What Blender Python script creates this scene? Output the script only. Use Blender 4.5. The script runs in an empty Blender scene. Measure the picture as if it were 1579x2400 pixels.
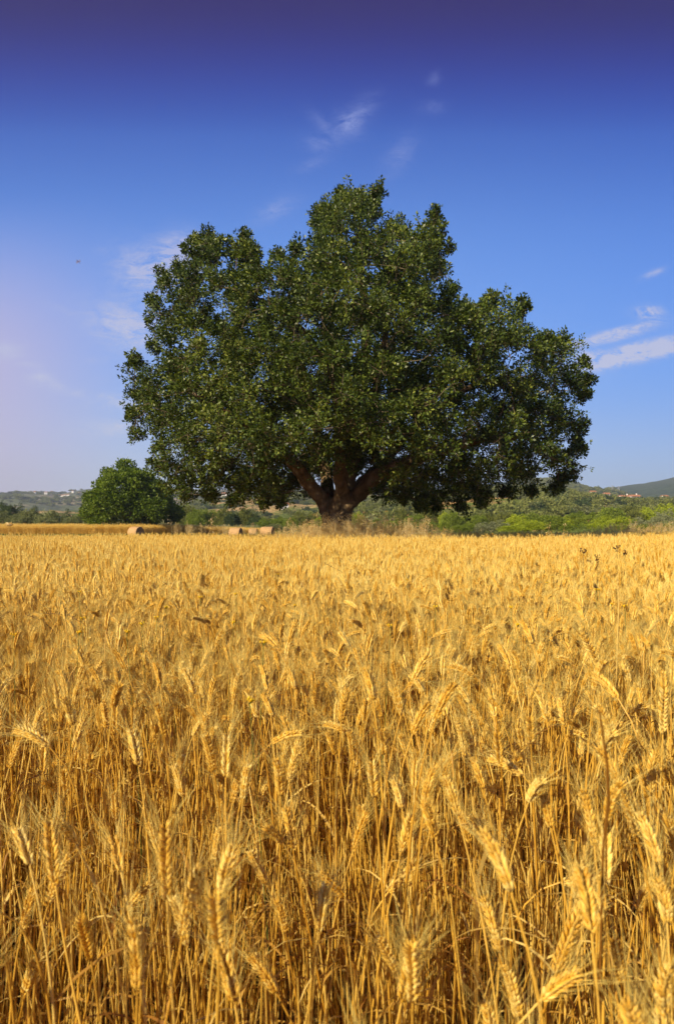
import bpy, math, random
import numpy as np
from mathutils import Vector, Matrix, noise

R = math.radians
random.seed(7)
NP = np.random.RandomState(11)
scene = bpy.context.scene
COL = scene.collection

# ---------------------------------------------------------------- camera frame
F = 1467.0          # focal length in photo pixels (22 mm on a 36 mm tall frame)
HY = 1236.0         # horizon row
CH = 1.25           # camera height
CX = 789.5
def W(px, py, Y):
    return Vector(((px-CX)/F*Y, Y, CH+(HY-py)/F*Y))

# ---------------------------------------------------------------- helpers
class Geo:
    """collects vertices and faces of one mesh"""
    def __init__(s): s.v=[]; s.f=[]; s.r=[]
    def add(s, vs, fs, rnd=0.5):
        b=len(s.v); s.v.extend(tuple(p) for p in vs)
        for f in fs:
            s.f.append(tuple(i+b for i in f)); s.r.append(rnd)
    def merge(s, g, M=None, dr=0.0):
        b=len(s.v)
        if M is None: s.v.extend(g.v)
        else: s.v.extend(tuple(M@Vector(p)) for p in g.v)
        s.f.extend(tuple(i+b for i in f) for f in g.f)
        s.r.extend(min(1,max(0,r+dr)) for r in g.r)
    def mesh(s, name, mat, smooth=True):
        me=bpy.data.meshes.new(name); me.from_pydata(s.v,[],s.f)
        a=me.attributes.new('rnd','FLOAT','FACE'); a.data.foreach_set('value', s.r)
        if smooth: me.polygons.foreach_set('use_smooth',[True]*len(s.f))
        me.materials.append(mat); me.update(); return me

def quad_mesh(name, V, rnd, mat, nside=4):
    """V: (n*nside,3) vertices, each consecutive nside one face"""
    n=len(V)//nside
    me=bpy.data.meshes.new(name)
    me.vertices.add(len(V)); me.vertices.foreach_set('co', V.astype(np.float32).ravel())
    me.loops.add(len(V)); me.loops.foreach_set('vertex_index', np.arange(len(V),dtype=np.int32))
    me.polygons.add(n); me.polygons.foreach_set('loop_start', np.arange(0,len(V),nside,dtype=np.int32))
    me.update(calc_edges=True)
    a=me.attributes.new('rnd','FLOAT','FACE'); a.data.foreach_set('value', np.asarray(rnd,dtype=np.float32))
    me.materials.append(mat); return me

def new_obj(name, me, parent=None, loc=None, rot=None, scale=None):
    o=bpy.data.objects.new(name, me); COL.objects.link(o)
    if parent is not None: o.parent=parent
    if loc is not None: o.location=loc
    if rot is not None: o.rotation_euler=rot
    if scale is not None: o.scale=scale
    return o
def tag(o, label=None, cat=None, group=None, kind=None):
    if label: o['label']=label
    if cat: o['category']=cat
    if group: o['group']=group
    if kind: o['kind']=kind
    return o
def empty(name, loc=(0,0,0), rz=0, sc=1):
    o=bpy.data.objects.new(name, None); COL.objects.link(o)
    o.empty_display_size=0.2; o.location=loc; o.rotation_euler=(0,0,rz); o.scale=(sc,sc,sc); return o
def copy_tree(o, parent=None):
    c=o.copy(); COL.objects.link(c)
    if parent is not None: c.parent=parent
    for ch in list(o.children): copy_tree(ch, c)
    return c
def fbm(x,y,z=0.0,o=3):
    return noise.fractal(Vector((x,y,z)),1.0,2.0,o)
def perp(d):
    d=d.normalized()
    u=d.cross(Vector((0,0,1)) if abs(d.z)<0.9 else Vector((1,0,0))).normalized()
    return u, d.cross(u).normalized()
def tube(g, pts, rad, n=5, rnd=0.5, cap=False, wob=0.0):
    vs=[]; fs=[]
    u=None
    for i,p in enumerate(pts):
        p=Vector(p)
        d=(Vector(pts[min(i+1,len(pts)-1)])-Vector(pts[max(i-1,0)]))
        if d.length<1e-9: d=Vector((0,0,1))
        d.normalize()
        if u is None: u,_=perp(d)
        u=(u-d*u.dot(d)).normalized(); v=d.cross(u)
        for k in range(n):
            a=2*math.pi*k/n; r=rad[i]
            if wob: r*=1+wob*noise.noise(Vector((p.x*2+math.cos(a)*1.7,p.y*2+math.sin(a)*1.7,p.z*0.8)))
            vs.append(p+(u*math.cos(a)+v*math.sin(a))*r)
    for i in range(len(pts)-1):
        for k in range(n):
            a=i*n+k; b=i*n+(k+1)%n
            fs.append((a,b,b+n,a+n))
    if cap:
        fs.append(tuple(range(n))[::-1]); fs.append(tuple(range((len(pts)-1)*n,len(pts)*n)))
    g.add(vs,fs,rnd)
def box(g, x0,x1,y0,y1,z0,z1,rnd=0.5):
    v=[(x0,y0,z0),(x1,y0,z0),(x1,y1,z0),(x0,y1,z0),(x0,y0,z1),(x1,y0,z1),(x1,y1,z1),(x0,y1,z1)]
    g.add(v,[(3,2,1,0),(4,5,6,7),(0,1,5,4),(1,2,6,5),(2,3,7,6),(3,0,4,7)],rnd)

# ---------------------------------------------------------------- materials
def mat_new(name):
    m=bpy.data.materials.new(name); m.use_nodes=True
    nt=m.node_tree; nt.nodes.clear(); return m, nt, nt.nodes, nt.links
def ramp(nt, stops, fac=None, interp='LINEAR'):
    r=nt.nodes.new('ShaderNodeValToRGB'); r.color_ramp.interpolation=interp
    el=r.color_ramp.elements
    while len(el)<len(stops): el.new(0.5)
    for e,(p,c) in zip(el,stops): e.position=p; e.color=(c[0],c[1],c[2],1)
    if fac is not None: nt.links.new(fac, r.inputs[0])
    return r
def noise_node(nt, scale, detail=4, rough=0.6, vec=None, dist=0.0):
    n=nt.nodes.new('ShaderNodeTexNoise'); n.inputs['Scale'].default_value=scale
    n.inputs['Detail'].default_value=detail; n.inputs['Roughness'].default_value=rough
    n.inputs['Distortion'].default_value=dist
    if vec is not None: nt.links.new(vec,n.inputs['Vector'])
    return n
def math_node(nt, op, a, b=None, c=None, clamp=False):
    m=nt.nodes.new('ShaderNodeMath'); m.operation=op; m.use_clamp=clamp
    for i,x in enumerate((a,b,c)):
        if x is None: continue
        if isinstance(x,(int,float)): m.inputs[i].default_value=x
        else: nt.links.new(x,m.inputs[i])
    return m.outputs[0]
def mixc(nt, fac, a, b, blend='MIX'):
    m=nt.nodes.new('ShaderNodeMix'); m.data_type='RGBA'; m.blend_type=blend
    for s,x in ((0,fac),(6,a),(7,b)):
        if isinstance(x,(int,float)): m.inputs[s].default_value=x
        elif isinstance(x,tuple): m.inputs[s].default_value=(x[0],x[1],x[2],1)
        else: nt.links.new(x,m.inputs[s])
    return m.outputs[2]

def plant_mat(name, stops, transl=0.3, rough=0.5, spec=0.3, objrand=0.35, tcol=(1.0,1.0,0.8)):
    """thin vegetable matter: colour varies per leaf / per plant"""
    m,nt,N,L=mat_new(name)
    at=N.new('ShaderNodeAttribute'); at.attribute_name='rnd'
    oi=N.new('ShaderNodeObjectInfo')
    v=math_node(nt,'MULTIPLY_ADD',math_node(nt,'SUBTRACT',oi.outputs['Random'],0.5),objrand,at.outputs['Fac'],clamp=True)
    rp=ramp(nt,stops,v)
    p=N.new('ShaderNodeBsdfPrincipled'); p.inputs['Roughness'].default_value=rough
    p.inputs['Specular IOR Level'].default_value=spec
    L.new(rp.outputs[0],p.inputs['Base Color'])
    out=N.new('ShaderNodeOutputMaterial')
    if transl>0:
        t=N.new('ShaderNodeBsdfTranslucent')
        L.new(mixc(nt,1.0,rp.outputs[0],tcol,'MULTIPLY'),t.inputs[0])
        mx=N.new('ShaderNodeMixShader'); mx.inputs[0].default_value=transl
        L.new(p.outputs[0],mx.inputs[1]); L.new(t.outputs[0],mx.inputs[2]); L.new(mx.outputs[0],out.inputs[0])
    else: L.new(p.outputs[0],out.inputs[0])
    return m
def surf_mat(name, stops, scale=3, rough=0.9, bump=0.3, bscale=20, detail=6, coord='Object', stretch=(1,1,1)):
    m,nt,N,L=mat_new(name)
    tc=N.new('ShaderNodeTexCoord'); mp=N.new('ShaderNodeMapping'); mp.inputs['Scale'].default_value=stretch
    L.new(tc.outputs[coord],mp.inputs[0])
    n=noise_node(nt,scale,detail,0.65,mp.outputs[0])
    rp=ramp(nt,stops,n.outputs[0])
    p=N.new('ShaderNodeBsdfPrincipled'); p.inputs['Roughness'].default_value=rough
    p.inputs['Specular IOR Level'].default_value=0.2
    L.new(rp.outputs[0],p.inputs['Base Color'])
    n2=noise_node(nt,bscale,5,0.7,mp.outputs[0])
    b=N.new('ShaderNodeBump'); b.inputs['Strength'].default_value=bump; b.inputs['Distance'].default_value=0.05
    L.new(n2.outputs[0],b.inputs['Height']); L.new(b.outputs[0],p.inputs['Normal'])
    out=N.new('ShaderNodeOutputMaterial'); L.new(p.outputs[0],out.inputs[0])
    return m

M_STEM = plant_mat('straw_stem',[(0,(.54,.27,.024)),(.5,(.79,.47,.066)),(1,(.91,.64,.16))],.12,.38,.5,.5)
M_EAR  = plant_mat('wheat_ear',[(0,(.64,.34,.028)),(.5,(.89,.575,.095)),(1,(.97,.76,.24))],.15,.45,.4,.5)
M_AWN  = plant_mat('wheat_awn',[(0,(.80,.53,.08)),(1,(.96,.80,.26))],.25,.4,.45,.3)
M_BLADE= plant_mat('dry_leaf',[(0,(.34,.15,.022)),(.45,(.64,.38,.065)),(1,(.88,.66,.20))],.35,.55,.3,.6)
M_OAT  = plant_mat('oat_straw',[(0,(.70,.46,.15)),(.5,(.86,.66,.28)),(1,(.96,.86,.52))],.35,.5,.3,.5)
M_WEED = plant_mat('dark_weed',[(0,(.05,.02,.008)),(1,(.22,.10,.035))],.1,.7,.2,.3)
M_YEL  = plant_mat('yellow_petal',[(0,(.75,.38,.01)),(1,(.85,.60,.02))],.2,.6,.2,.4)
M_GSTEM= plant_mat('green_stem',[(0,(.08,.14,.03)),(1,(.25,.30,.06))],.2,.5,.3,.4)
M_OAK  = plant_mat('oak_leaf',[(0,(.018,.033,.006)),(.45,(.060,.094,.013)),(.8,(.135,.175,.025)),(1,(.24,.27,.045))],.18,.42,.3,.0,(1.3,1.25,.35))
M_WALN = plant_mat('walnut_leaf',[(0,(.055,.09,.009)),(.5,(.115,.17,.013)),(1,(.20,.26,.025))],.28,.5,.25,.0,(1.1,1.3,.4))
def leafm(n,a,b,c,t=.25): return plant_mat(n,[(0,a),(.5,b),(1,c)],t,.6,.2,.25,(1.1,1.2,.5))
M_OLIV = leafm('olive_leaf',(.11,.12,.04),(.21,.23,.09),(.33,.35,.17))
M_DARK = leafm('evergreen_leaf',(.03,.05,.016),(.055,.085,.026),(.10,.14,.045))
M_GREEN= leafm('green_leaf',(.10,.14,.016),(.18,.24,.024),(.29,.35,.045))
M_LIME = leafm('lime_leaf',(.20,.25,.016),(.32,.39,.022),(.46,.50,.04))
M_MID  = leafm('mid_leaf',(.09,.11,.022),(.17,.19,.035),(.27,.28,.06))
M_SILV = leafm('silver_leaf',(.14,.16,.07),(.26,.28,.14),(.40,.41,.25))
M_SCRUB= leafm('scrub_leaf',(.10,.125,.032),(.20,.225,.055),(.32,.32,.10),.2)
M_REED = leafm('reed_blade',(.09,.14,.03),(.18,.24,.06),(.34,.36,.12))
M_BARK = surf_mat('oak_bark',[(.3,(.040,.025,.013)),(.5,(.13,.085,.044)),(.7,(.30,.21,.12))],1.6,.95,.9,9,8,'Object',(1,1,.35))
M_TWIG = surf_mat('twig_bark',[(.3,(.09,.065,.04)),(.7,(.24,.185,.115))],3,.9,.3,20)
M_PALE = surf_mat('pale_bark',[(.3,(.30,.25,.18)),(.7,(.55,.50,.42))],3,.9,.3,20)
M_WALL = surf_mat('white_render',[(.3,(.70,.68,.63)),(.7,(.82,.80,.76))],.6,.9,.1,4)
M_ROOF = surf_mat('clay_tile',[(.3,(.36,.15,.075)),(.7,(.52,.25,.13))],.8,.9,.3,6)
M_GLASS= surf_mat('window_dark',[(.3,(.03,.035,.04)),(.7,(.06,.065,.07))],.8,.2,.0,6)
M_STEEL= surf_mat('galvanised',[(.3,(.30,.31,.32)),(.7,(.45,.46,.47))],.8,.6,.0,6)

# ---------------------------------------------------------------- wheat plants
def bez(p0,p1,p2,p3,n):
    o=[]
    for i in range(n+1):
        t=i/n; s=1-t
        o.append(p0*s**3+p1*3*s*s*t+p2*3*s*t*t+p3*t**3)
    return o
def grain(g, base, d, w, length, wid, thick, n, rings, rnd):
    """one pointed husk: base point, direction, widest axis w"""
    d=d.normalized(); w=(w-d*w.dot(d)).normalized(); q=d.cross(w)
    vs=[];fs=[]
    for (t,s) in rings:
        for k in range(n):
            a=2*math.pi*k/n
            vs.append(base+d*(t*length)+w*(math.cos(a)*wid*s)+q*(math.sin(a)*thick*s))
    tip=len(vs); vs.append(base+d*length)
    for i in range(len(rings)-1):
        for k in range(n):
            a=i*n+k;b=i*n+(k+1)%n; fs.append((a,b,b+n,a+n))
    l=(len(rings)-1)*n
    for k in range(n): fs.append((l+k,l+(k+1)%n,tip))
    g.add(vs,fs,rnd)
def awn(g, p, d, length, w, rng, seg=2, rnd=.6):
    u,v=perp(d); a=rng.uniform(0,6.28); u2=u*math.cos(a)+v*math.sin(a)
    bend=u2*rng.uniform(-.18,.18)
    if seg==0:
        g.add([p-u2*w,p+u2*w,p+(d+bend)*length],[(0,1,2)],rnd); return
    pts=[p+(d*t+bend*t*t)*length for t in (0,.5,1)]
    v2=d.cross(u2)
    vs=[]
    for i,(q,ww) in enumerate(zip(pts,(w,w*.7,w*.15))):
        for k in range(3):
            b=2.094*k; vs.append(q+(u2*math.cos(b)+v2*math.sin(b))*ww)
    fs=[]
    for i in range(2):
        for k in range(3):
            fs.append((i*3+k,i*3+(k+1)%3,i*3+3+(k+1)%3,i*3+3+k))
    g.add(vs,fs,rnd)
def make_ear(rng, lod, L=.092, curve=.15, beard=1.0):
    """ear along +Z from origin, bending toward +X; returns ear Geo, awn Geo"""
    E=Geo(); A=Geo()
    n={0:10,1:8,2:3}[lod]
    base=rng.uniform(.3,.7)
    def axis(t):
        a=curve*t*t
        return Vector((math.sin(a*.6)*L*t,0,math.cos(a*.6)*L*t)), Vector((math.sin(a*1.3),0,math.cos(a*1.3)))
    tw=rng.uniform(-.4,.4)
    S0=[(0,.35),(.25,.9),(.5,1),(.78,.42)]
    S1=[(0,.5),(.45,1)]
    if lod==2:
        for i in range(n):
            t=i/n; p,d=axis(t*.9); u,v=perp(d)
            a=tw+i*1.6; w=u*math.cos(a)+v*math.sin(a)
            grain(E,p,d+w*.12,w,L*.5,.0068,.0050,4,S1,min(1,max(0,base+rng.uniform(-.3,.3))))
        for i in range(6):
            p,d=axis(rng.uniform(.2,.95)); a=rng.uniform(0,6.28); u,v=perp(d)
            awn(A,p,(d+(u*math.cos(a)+v*math.sin(a))*rng.uniform(.25,.7)).normalized(),rng.uniform(.035,.06)*beard,.0016,rng,0,rng.uniform(.3,.9))
        return E,A
    for i in range(2*n):
        t=(i+.3)/(2*n)*.93; s=1 if i%2 else -1
        p,d=axis(t); side=Vector((0,1,0)).lerp(Vector((1,0,0)),0)
        ca=math.cos(tw*t*2); sa=math.sin(tw*t*2)
        W_=Vector((0,ca,sa)); W_=(W_-d*W_.dot(d)).normalized(); Q=d.cross(W_)
        size=math.sin(math.pi*(.18+.72*t))**.5*rng.uniform(.9,1.08)
        rd=min(1,max(0,base+rng.uniform(-.32,.32)))
        out=W_*s
        if lod==0:
            for j,(qq,sp) in enumerate(((0,.50),(-1,.36),(1,.36))):
                dd=(d+out*sp*rng.uniform(.75,1.25)+Q*(qq*.36)+Vector((rng.uniform(-.10,.10),rng.uniform(-.10,.10),0))).normalized()
                bp=p+out*.0018+Q*(qq*.0020)
                grain(E,bp,dd,Q if qq==0 else (Q+out).normalized(),rng.uniform(.0125,.0165)*size,.0026*size,.0021*size,5,S0,min(1,max(0,rd+rng.uniform(-.2,.2))))
                if (qq!=0 or rng.random()<.6):
                    ad=(d+out*rng.uniform(.15,.65)+Q*(qq*rng.uniform(.1,.6))).normalized()
                    awn(A,bp+dd*.0125*size,ad,rng.uniform(.028,.066)*beard*(.6+.6*t),.00040,rng,2,rng.uniform(.2,1))
        else:
            for q_ in (-1,1):
                dd=(d+out*rng.uniform(.35,.6)+Q*q_*rng.uniform(.2,.5)).normalized()
                grain(E,p+out*.002+Q*q_*.0015,dd,Q,.0155*size,.0033*size,.0026*size,4,S1,min(1,max(0,rd+rng.uniform(-.2,.2))))
                ad=(d+out*rng.uniform(.18,.62)+Q*(q_*rng.uniform(.1,.55))).normalized()
                awn(A,p+dd*.011*size,ad,rng.uniform(.03,.062)*beard,.0008,rng,0,rng.uniform(.2,1))
    return E,A
def blade(g, p, dirx, L, wid, droop, rng, seg=5, rnd=.5):
    """dry strap leaf leaving the stem at p, rising then hanging"""
    vs=[];fs=[]
    pos=Vector(p); el=rng.uniform(.5,1.3); h=Vector((math.cos(dirx),math.sin(dirx),0)); s=Vector((-h.y,h.x,0)); tw=rng.uniform(-1,1)
    for i in range(seg+1):
        t=i/seg; w=wid*(1-t)**.6*(.5+.5*min(1,t*5+.4))
        a=tw*t*2; sd=s*math.cos(a)+Vector((0,0,1))*math.sin(a)
        vs+= [pos-sd*w, pos+sd*w]
        e=el-droop*t
        pos=pos+(h*math.cos(e)+Vector((0,0,1))*math.sin(e))*(L/seg)
    for i in range(seg): fs.append((2*i,2*i+1,2*i+3,2*i+2))
    g.add(vs,fs,rnd)
def make_stalk(rng, lod, base, edir, earcurve, zmin=0.0, L=None, thick=1.0):
    """stem Geo, ear Geo (placed), awn Geo (placed), leaf Geo ; root at origin"""
    S=Geo(); LV=[]
    base=Vector(base); edir=Vector(edir).normalized()
    k=.10+.05*min(1,max(0,edir.z))
    pts=bez(Vector((0,0,0)),Vector((0,0,base.z*.55))+Vector((rng.uniform(-.02,.02),rng.uniform(-.02,.02),0)),base-edir*k,base,{0:9,1:6,2:3}[lod])
    pts=[p for p in pts if p.z>=zmin] if zmin>0 else pts
    r0=.0021*thick; r1=.0013*thick
    rad=[r0+(r1-r0)*i/(len(pts)-1) for i in range(len(pts))]
    if lod==0: 
        for i in (3,6): rad[i]*=1.35
    tube(S,pts,rad,{0:5,1:3,2:3}[lod],rng.uniform(.15,.9))
    L=L or rng.uniform(.055,.080)
    E,A=make_ear(rng,lod,L,earcurve,rng.uniform(.8,1.2))
    rot=Vector((0,0,1)).rotation_difference(edir).to_matrix().to_4x4()
    M=Matrix.Translation(base)@rot
    # bend direction of the ear follows the nod of the stem
    hd=Vector((edir.x,edir.y,0))
    if hd.length>.05: M=Matrix.Translation(base)@rot@Matrix.Rotation(math.atan2(hd.y,hd.x)+rng.uniform(-.3,.3),4,'Z')
    else: M=M@Matrix.Rotation(rng.uniform(0,6.28),4,'Z')
    E2=Geo();E2.merge(E,M);A2=Geo();A2.merge(A,M)
    nl={0:rng.choice([1,2,2,3]),1:rng.choice([1,1,2]),2:rng.choice([0,1])}[lod]
    for _ in range(nl):
        z=rng.uniform(max(zmin+.1,.15),base.z*.82)
        q=min(pts,key=lambda p:abs(p.z-z))
        Lf=Geo(); LV.append(Lf)
        blade(Lf,q,rng.uniform(0,6.28),rng.uniform(.08,.24),rng.uniform(.0016,.0042),rng.uniform(1.2,3.0),rng,{0:6,1:4,2:3}[lod],rng.random())
    return S,E2,A2,LV
def rand_shape(rng):
    """random ear base and ear direction, lean along +X"""
    h=rng.gauss(.79,.07); h=min(.90,max(.54,h))
    r=rng.random()
    if r<.80: nod=rng.uniform(0,.30)
    elif r<.96: nod=rng.uniform(.30,.80)
    else: nod=rng.uniform(.9,1.5)
    lean=rng.uniform(0,.10)+nod*.035
    d=Vector((math.sin(nod),rng.uniform(-.12,.12),math.cos(nod)))
    return Vector((lean,0,h-(.04 if nod>1 else 0))), d, nod*.35+rng.uniform(0,.25)

rngw=random.Random(5)
PROTO=bpy.data.collections.new('wheat_sources')
def proto(colln, name, parts):
    """one object made of several material parts"""
    G=[p for p in parts if p[0].f]
    v=[];f=[];r=[];mi=[]
    for i,(g,m) in enumerate(G):
        b=len(v); v+=g.v; f+=[tuple(k+b for k in q) for q in g.f]; r+=g.r; mi+=[i]*len(g.f)
    me=bpy.data.meshes.new(name); me.from_pydata(v,[],f)
    a=me.attributes.new('rnd','FLOAT','FACE'); a.data.foreach_set('value',r)
    for g,m in G: me.materials.append(m)
    me.polygons.foreach_set('material_index',mi)
    me.polygons.foreach_set('use_smooth',[True]*len(f)); me.update()
    o=bpy.data.objects.new(name,me); colln.objects.link(o); return o
NV=14
variants=[]
for i in range(NV):
    b,d,c=rand_shape(rngw)
    S,E,A,Lf=make_stalk(rngw,0,b,d,c)
    variants.append(dict(S=S,E=E,A=A,L=Lf,nod=math.degrees(math.acos(max(-1,min(1,d.normalized().z)))),h=b.z))
    JL=Geo(); [JL.merge(q) for q in Lf]
    proto(PROTO,'p%02d'%i,[(S,M_STEM),(E,M_EAR),(A,M_AWN),(JL,M_BLADE)])
def tile(rng,lod,size,n,zmin,name,colln,oat=False):
    S=Geo();E=Geo();A=Geo();Lf=Geo()
    pool=[]
    for _ in range(10):
        b,d,c=rand_shape(rng)
        pool.append(make_stalk(rng,lod,b,d,c,zmin,thick=1.0 if lod==1 else 1.5))
    for _ in range(n):
        s,e,a,l=rng.choice(pool)
        k=rng.gauss(1,.07)
        M=Matrix.Translation((rng.uniform(-.5,.5)*size,rng.uniform(-.5,.5)*size,0))@Matrix.Rotation(rng.uniform(0,6.28),4,'Z')@Matrix.Rotation(rng.gauss(0,.05),4,'X')@Matrix.Diagonal((k,k,k,1))
        dr=rng.uniform(-.3,.3)
        S.merge(s,M,dr);E.merge(e,M,dr);A.merge(a,M,dr);[Lf.merge(q,M,dr) for q in l]
    if lod==1: bare(rng,S,Lf,size,50)
    return proto(colln,name,[(S,M_STEM),(E,M_EAR),(A,M_AWN),(Lf,M_BLADE)])
def bare(rng,S,Lf,size,n):
    for _ in range(n):
        x=rng.uniform(-.5,.5)*size; y=rng.uniform(-.5,.5)*size; h=rng.uniform(.35,.78); l=rng.gauss(0,.06); m_=rng.gauss(0,.06)
        tube(S,[(x,y,0),(x+l*.4,y+m_*.4,h*.5),(x+l,y+m_,h)],[.0017,.0015,.001],3,rng.random())
        if rng.random()<.6: blade(Lf,(x+l*.4,y+m_*.4,h*.5),rng.uniform(0,6.28),rng.uniform(.08,.25),rng.uniform(.0015,.004),rng.uniform(1.2,3.2),rng,4,rng.random())
TS=.5
NA=7; NB=8
for i in range(NA): tile(rngw,1,TS*1.1,84,.05,'p%02d'%(NV+i),PROTO)
for i in range(NB): tile(rngw,2,TS*1.1,86,.30,'p%02d'%(NV+NA+i),PROTO)

NB0=NV+NA+NB
for i in range(5):
    S=Geo();Lf=Geo(); bare(rngw,S,Lf,.10,7); proto(PROTO,'p%02d'%(NB0+i),[(S,M_STEM),(Lf,M_BLADE)])
def gn_instances(name, pts, rots, scls, idx, colln, label, cat):
    me=bpy.data.meshes.new(name)
    me.vertices.add(len(pts)); me.vertices.foreach_set('co',np.asarray(pts,dtype=np.float32).ravel())
    a=me.attributes.new('rot','FLOAT_VECTOR','POINT'); a.data.foreach_set('vector',np.asarray(rots,dtype=np.float32).ravel())
    a=me.attributes.new('scl','FLOAT_VECTOR','POINT'); a.data.foreach_set('vector',np.asarray(scls,dtype=np.float32).ravel())
    a=me.attributes.new('idx','INT','POINT'); a.data.foreach_set('value',np.asarray(idx,dtype=np.int32))
    me.update()
    o=new_obj(name,me); tag(o,label,cat,kind='stuff')
    ng=bpy.data.node_groups.new(name,'GeometryNodeTree')
    ng.interface.new_socket('Geometry',in_out='INPUT',socket_type='NodeSocketGeometry')
    ng.interface.new_socket('Geometry',in_out='OUTPUT',socket_type='NodeSocketGeometry')
    gi=ng.nodes.new('NodeGroupInput'); go=ng.nodes.new('NodeGroupOutput')
    ci=ng.nodes.new('GeometryNodeCollectionInfo'); ci.inputs['Collection'].default_value=colln
    ci.inputs['Separate Children'].default_value=True; ci.inputs['Reset Children'].default_value=True
    ip=ng.nodes.new('GeometryNodeInstanceOnPoints'); ip.inputs['Pick Instance'].default_value=True
    def na(n,t):
        x=ng.nodes.new('GeometryNodeInputNamedAttribute'); x.data_type=t; x.inputs[0].default_value=n
        return [s for s in x.outputs if s.enabled and s.name=='Attribute'][0]
    l=ng.links
    l.new(gi.outputs[0],ip.inputs['Points']); l.new(ci.outputs[0],ip.inputs['Instance'])
    l.new(na('idx','INT'),ip.inputs['Instance Index'])
    er=ng.nodes.new('FunctionNodeEulerToRotation'); l.new(na('rot','FLOAT_VECTOR'),er.inputs[0]); l.new(er.outputs[0],ip.inputs['Rotation'])
    l.new(na('scl','FLOAT_VECTOR'),ip.inputs['Scale']); l.new(ip.outputs[0],go.inputs[0])
    md=o.modifiers.new('scatter','NODES'); md.node_group=ng
    return o

# heroes: ear base px, ear tip px  (measured on the photo), label
HEROES=[
 ((112,2125),(165,1985),'big soft-focus wheat ear leaning right, low in the left corner of the field'),
 ((392,2108),(392,1915),'tall thick upright wheat ear, largest in the lower left of the field'),
 ((292,2140),(335,2085),'wheat ear bent toward the viewer with spread husks, just left of the tall thick ear'),
 ((1298,2290),(1362,2125),'largest pale wheat ear at the lower right, leaning right and out of focus'),
 ((1392,1985),(1375,1850),'broad bearded wheat ear at the right, left one of a close pair'),
 ((1490,1965),(1452,1850),'broad bearded wheat ear at the right, right one of a close pair'),
 ((1572,2090),(1536,1965),'long-bearded wheat ear leaning left at the right edge of the field'),
 ((1312,2068),(1400,2048),'wheat ear lying almost horizontal above the largest pale ear'),
 ((1087,1777),(1078,1688),'sharp upright pale wheat ear, left one of two tall neighbours right of centre'),
 ((1121,1772),(1137,1692),'sharp upright pale wheat ear, right one of two tall neighbours right of centre'),
 ((1031,1800),(1011,1735),'wheat ear leaning slightly left below the two tall pale neighbours'),
 ((1050,1852),(1047,1772),'upright wheat ear on a straight stem under the two tall pale neighbours'),
 ((1207,1825),(1194,1755),'wheat ear with a second one crossing it, right of centre'),
 ((1195,1785),(1237,1740),'wheat ear tilted right across its neighbour, right of centre'),
 ((948,1977),(1002,1922),'wheat ear tilting far right at the lower centre of the field'),
 ((1101,1977),(1075,1895),'wheat ear leaning left above a bent straw blade, lower right of centre'),
 ((1160,1942),(1106,1912),'wheat ear lying over to the left beside a bent straw blade'),
 ((1160,1862),(1121,1816),'small wheat ear sloping up to the left, right of centre'),
 ((1264,1692),(1300,1645),'wheat ear sloping up to the right beside crossed awns, right side'),
 ((1318,1708),(1352,1652),'long wheat ear sloping up to the right on a straight stem, right side'),
 ((1552,1720),(1538,1600),'tall dark-edged wheat ear rising high near the right edge'),
 ((22,1800),(62,1705),'large wheat ear leaning right at the left edge of the field'),
 ((515,1905),(520,1830),'upright wheat ear left of centre in the middle rows'),
 ((598,1905),(625,1830),'wheat ear leaning right, left of centre in the middle rows'),
 ((272,1925),(270,1868),'short upright wheat ear above the bent-over one at the left'),
 ((505,2015),(512,1950),'upright wheat ear half hidden among stems left of centre'),
 ((625,2075),(590,2005),'wheat ear leaning left at the lower centre left'),
 ((808,2105),(765,2045),'wheat ear leaning left at the bottom centre'),
 ((910,2090),(955,2035),'wheat ear tilted right at the bottom centre right'),
 ((650,2330),(600,2240),'blurred wheat ear leaning left at the bottom edge of the field'),
 ((1455,2310),(1440,2190),'blurred bearded wheat ear at the bottom right'),
 ((540,2230),(510,2130),'blurred upright wheat ear near the bottom left of centre'),
 ((560,1720),(575,1650),'pale wheat ear standing higher than its neighbours left of centre'),
 ((395,1790),(432,1740),'wheat ear tilting right in the left half of the field'),
 ((160,1560),(115,1585),'wheat ear hanging over to the left on an arched stem, upper left'),
 ((165,1710),(118,1722),'pale wheat ear bowed left on a short arch, left side'),
 ((215,1625),(170,1618),'wheat ear nodding left with a bright beard, left side'),
 ((1408,1570),(1355,1475),'long pale wheat ear sloping up to the left, upper right'),
 ((905,1620),(900,1560),'upright wheat ear in the middle of the field'),
 ((690,1790),(660,1735),'wheat ear leaning left in the middle rows'),
 ((930,2280),(890,2190),'soft-focus wheat ear leaning left at the bottom centre'),
 ((60,2330),(95,2230),'blurred wheat ear at the bottom left corner leaning right'),
 ((345,1700),(350,1640),'upright wheat ear in the left half, middle rows'),
 ((720,1700),(735,1640),'slightly leaning upright wheat ear near the centre'),
]
hero_xy=[]
rngh=random.Random(21)
GW='wheat stalks at the front of the field'
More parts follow.
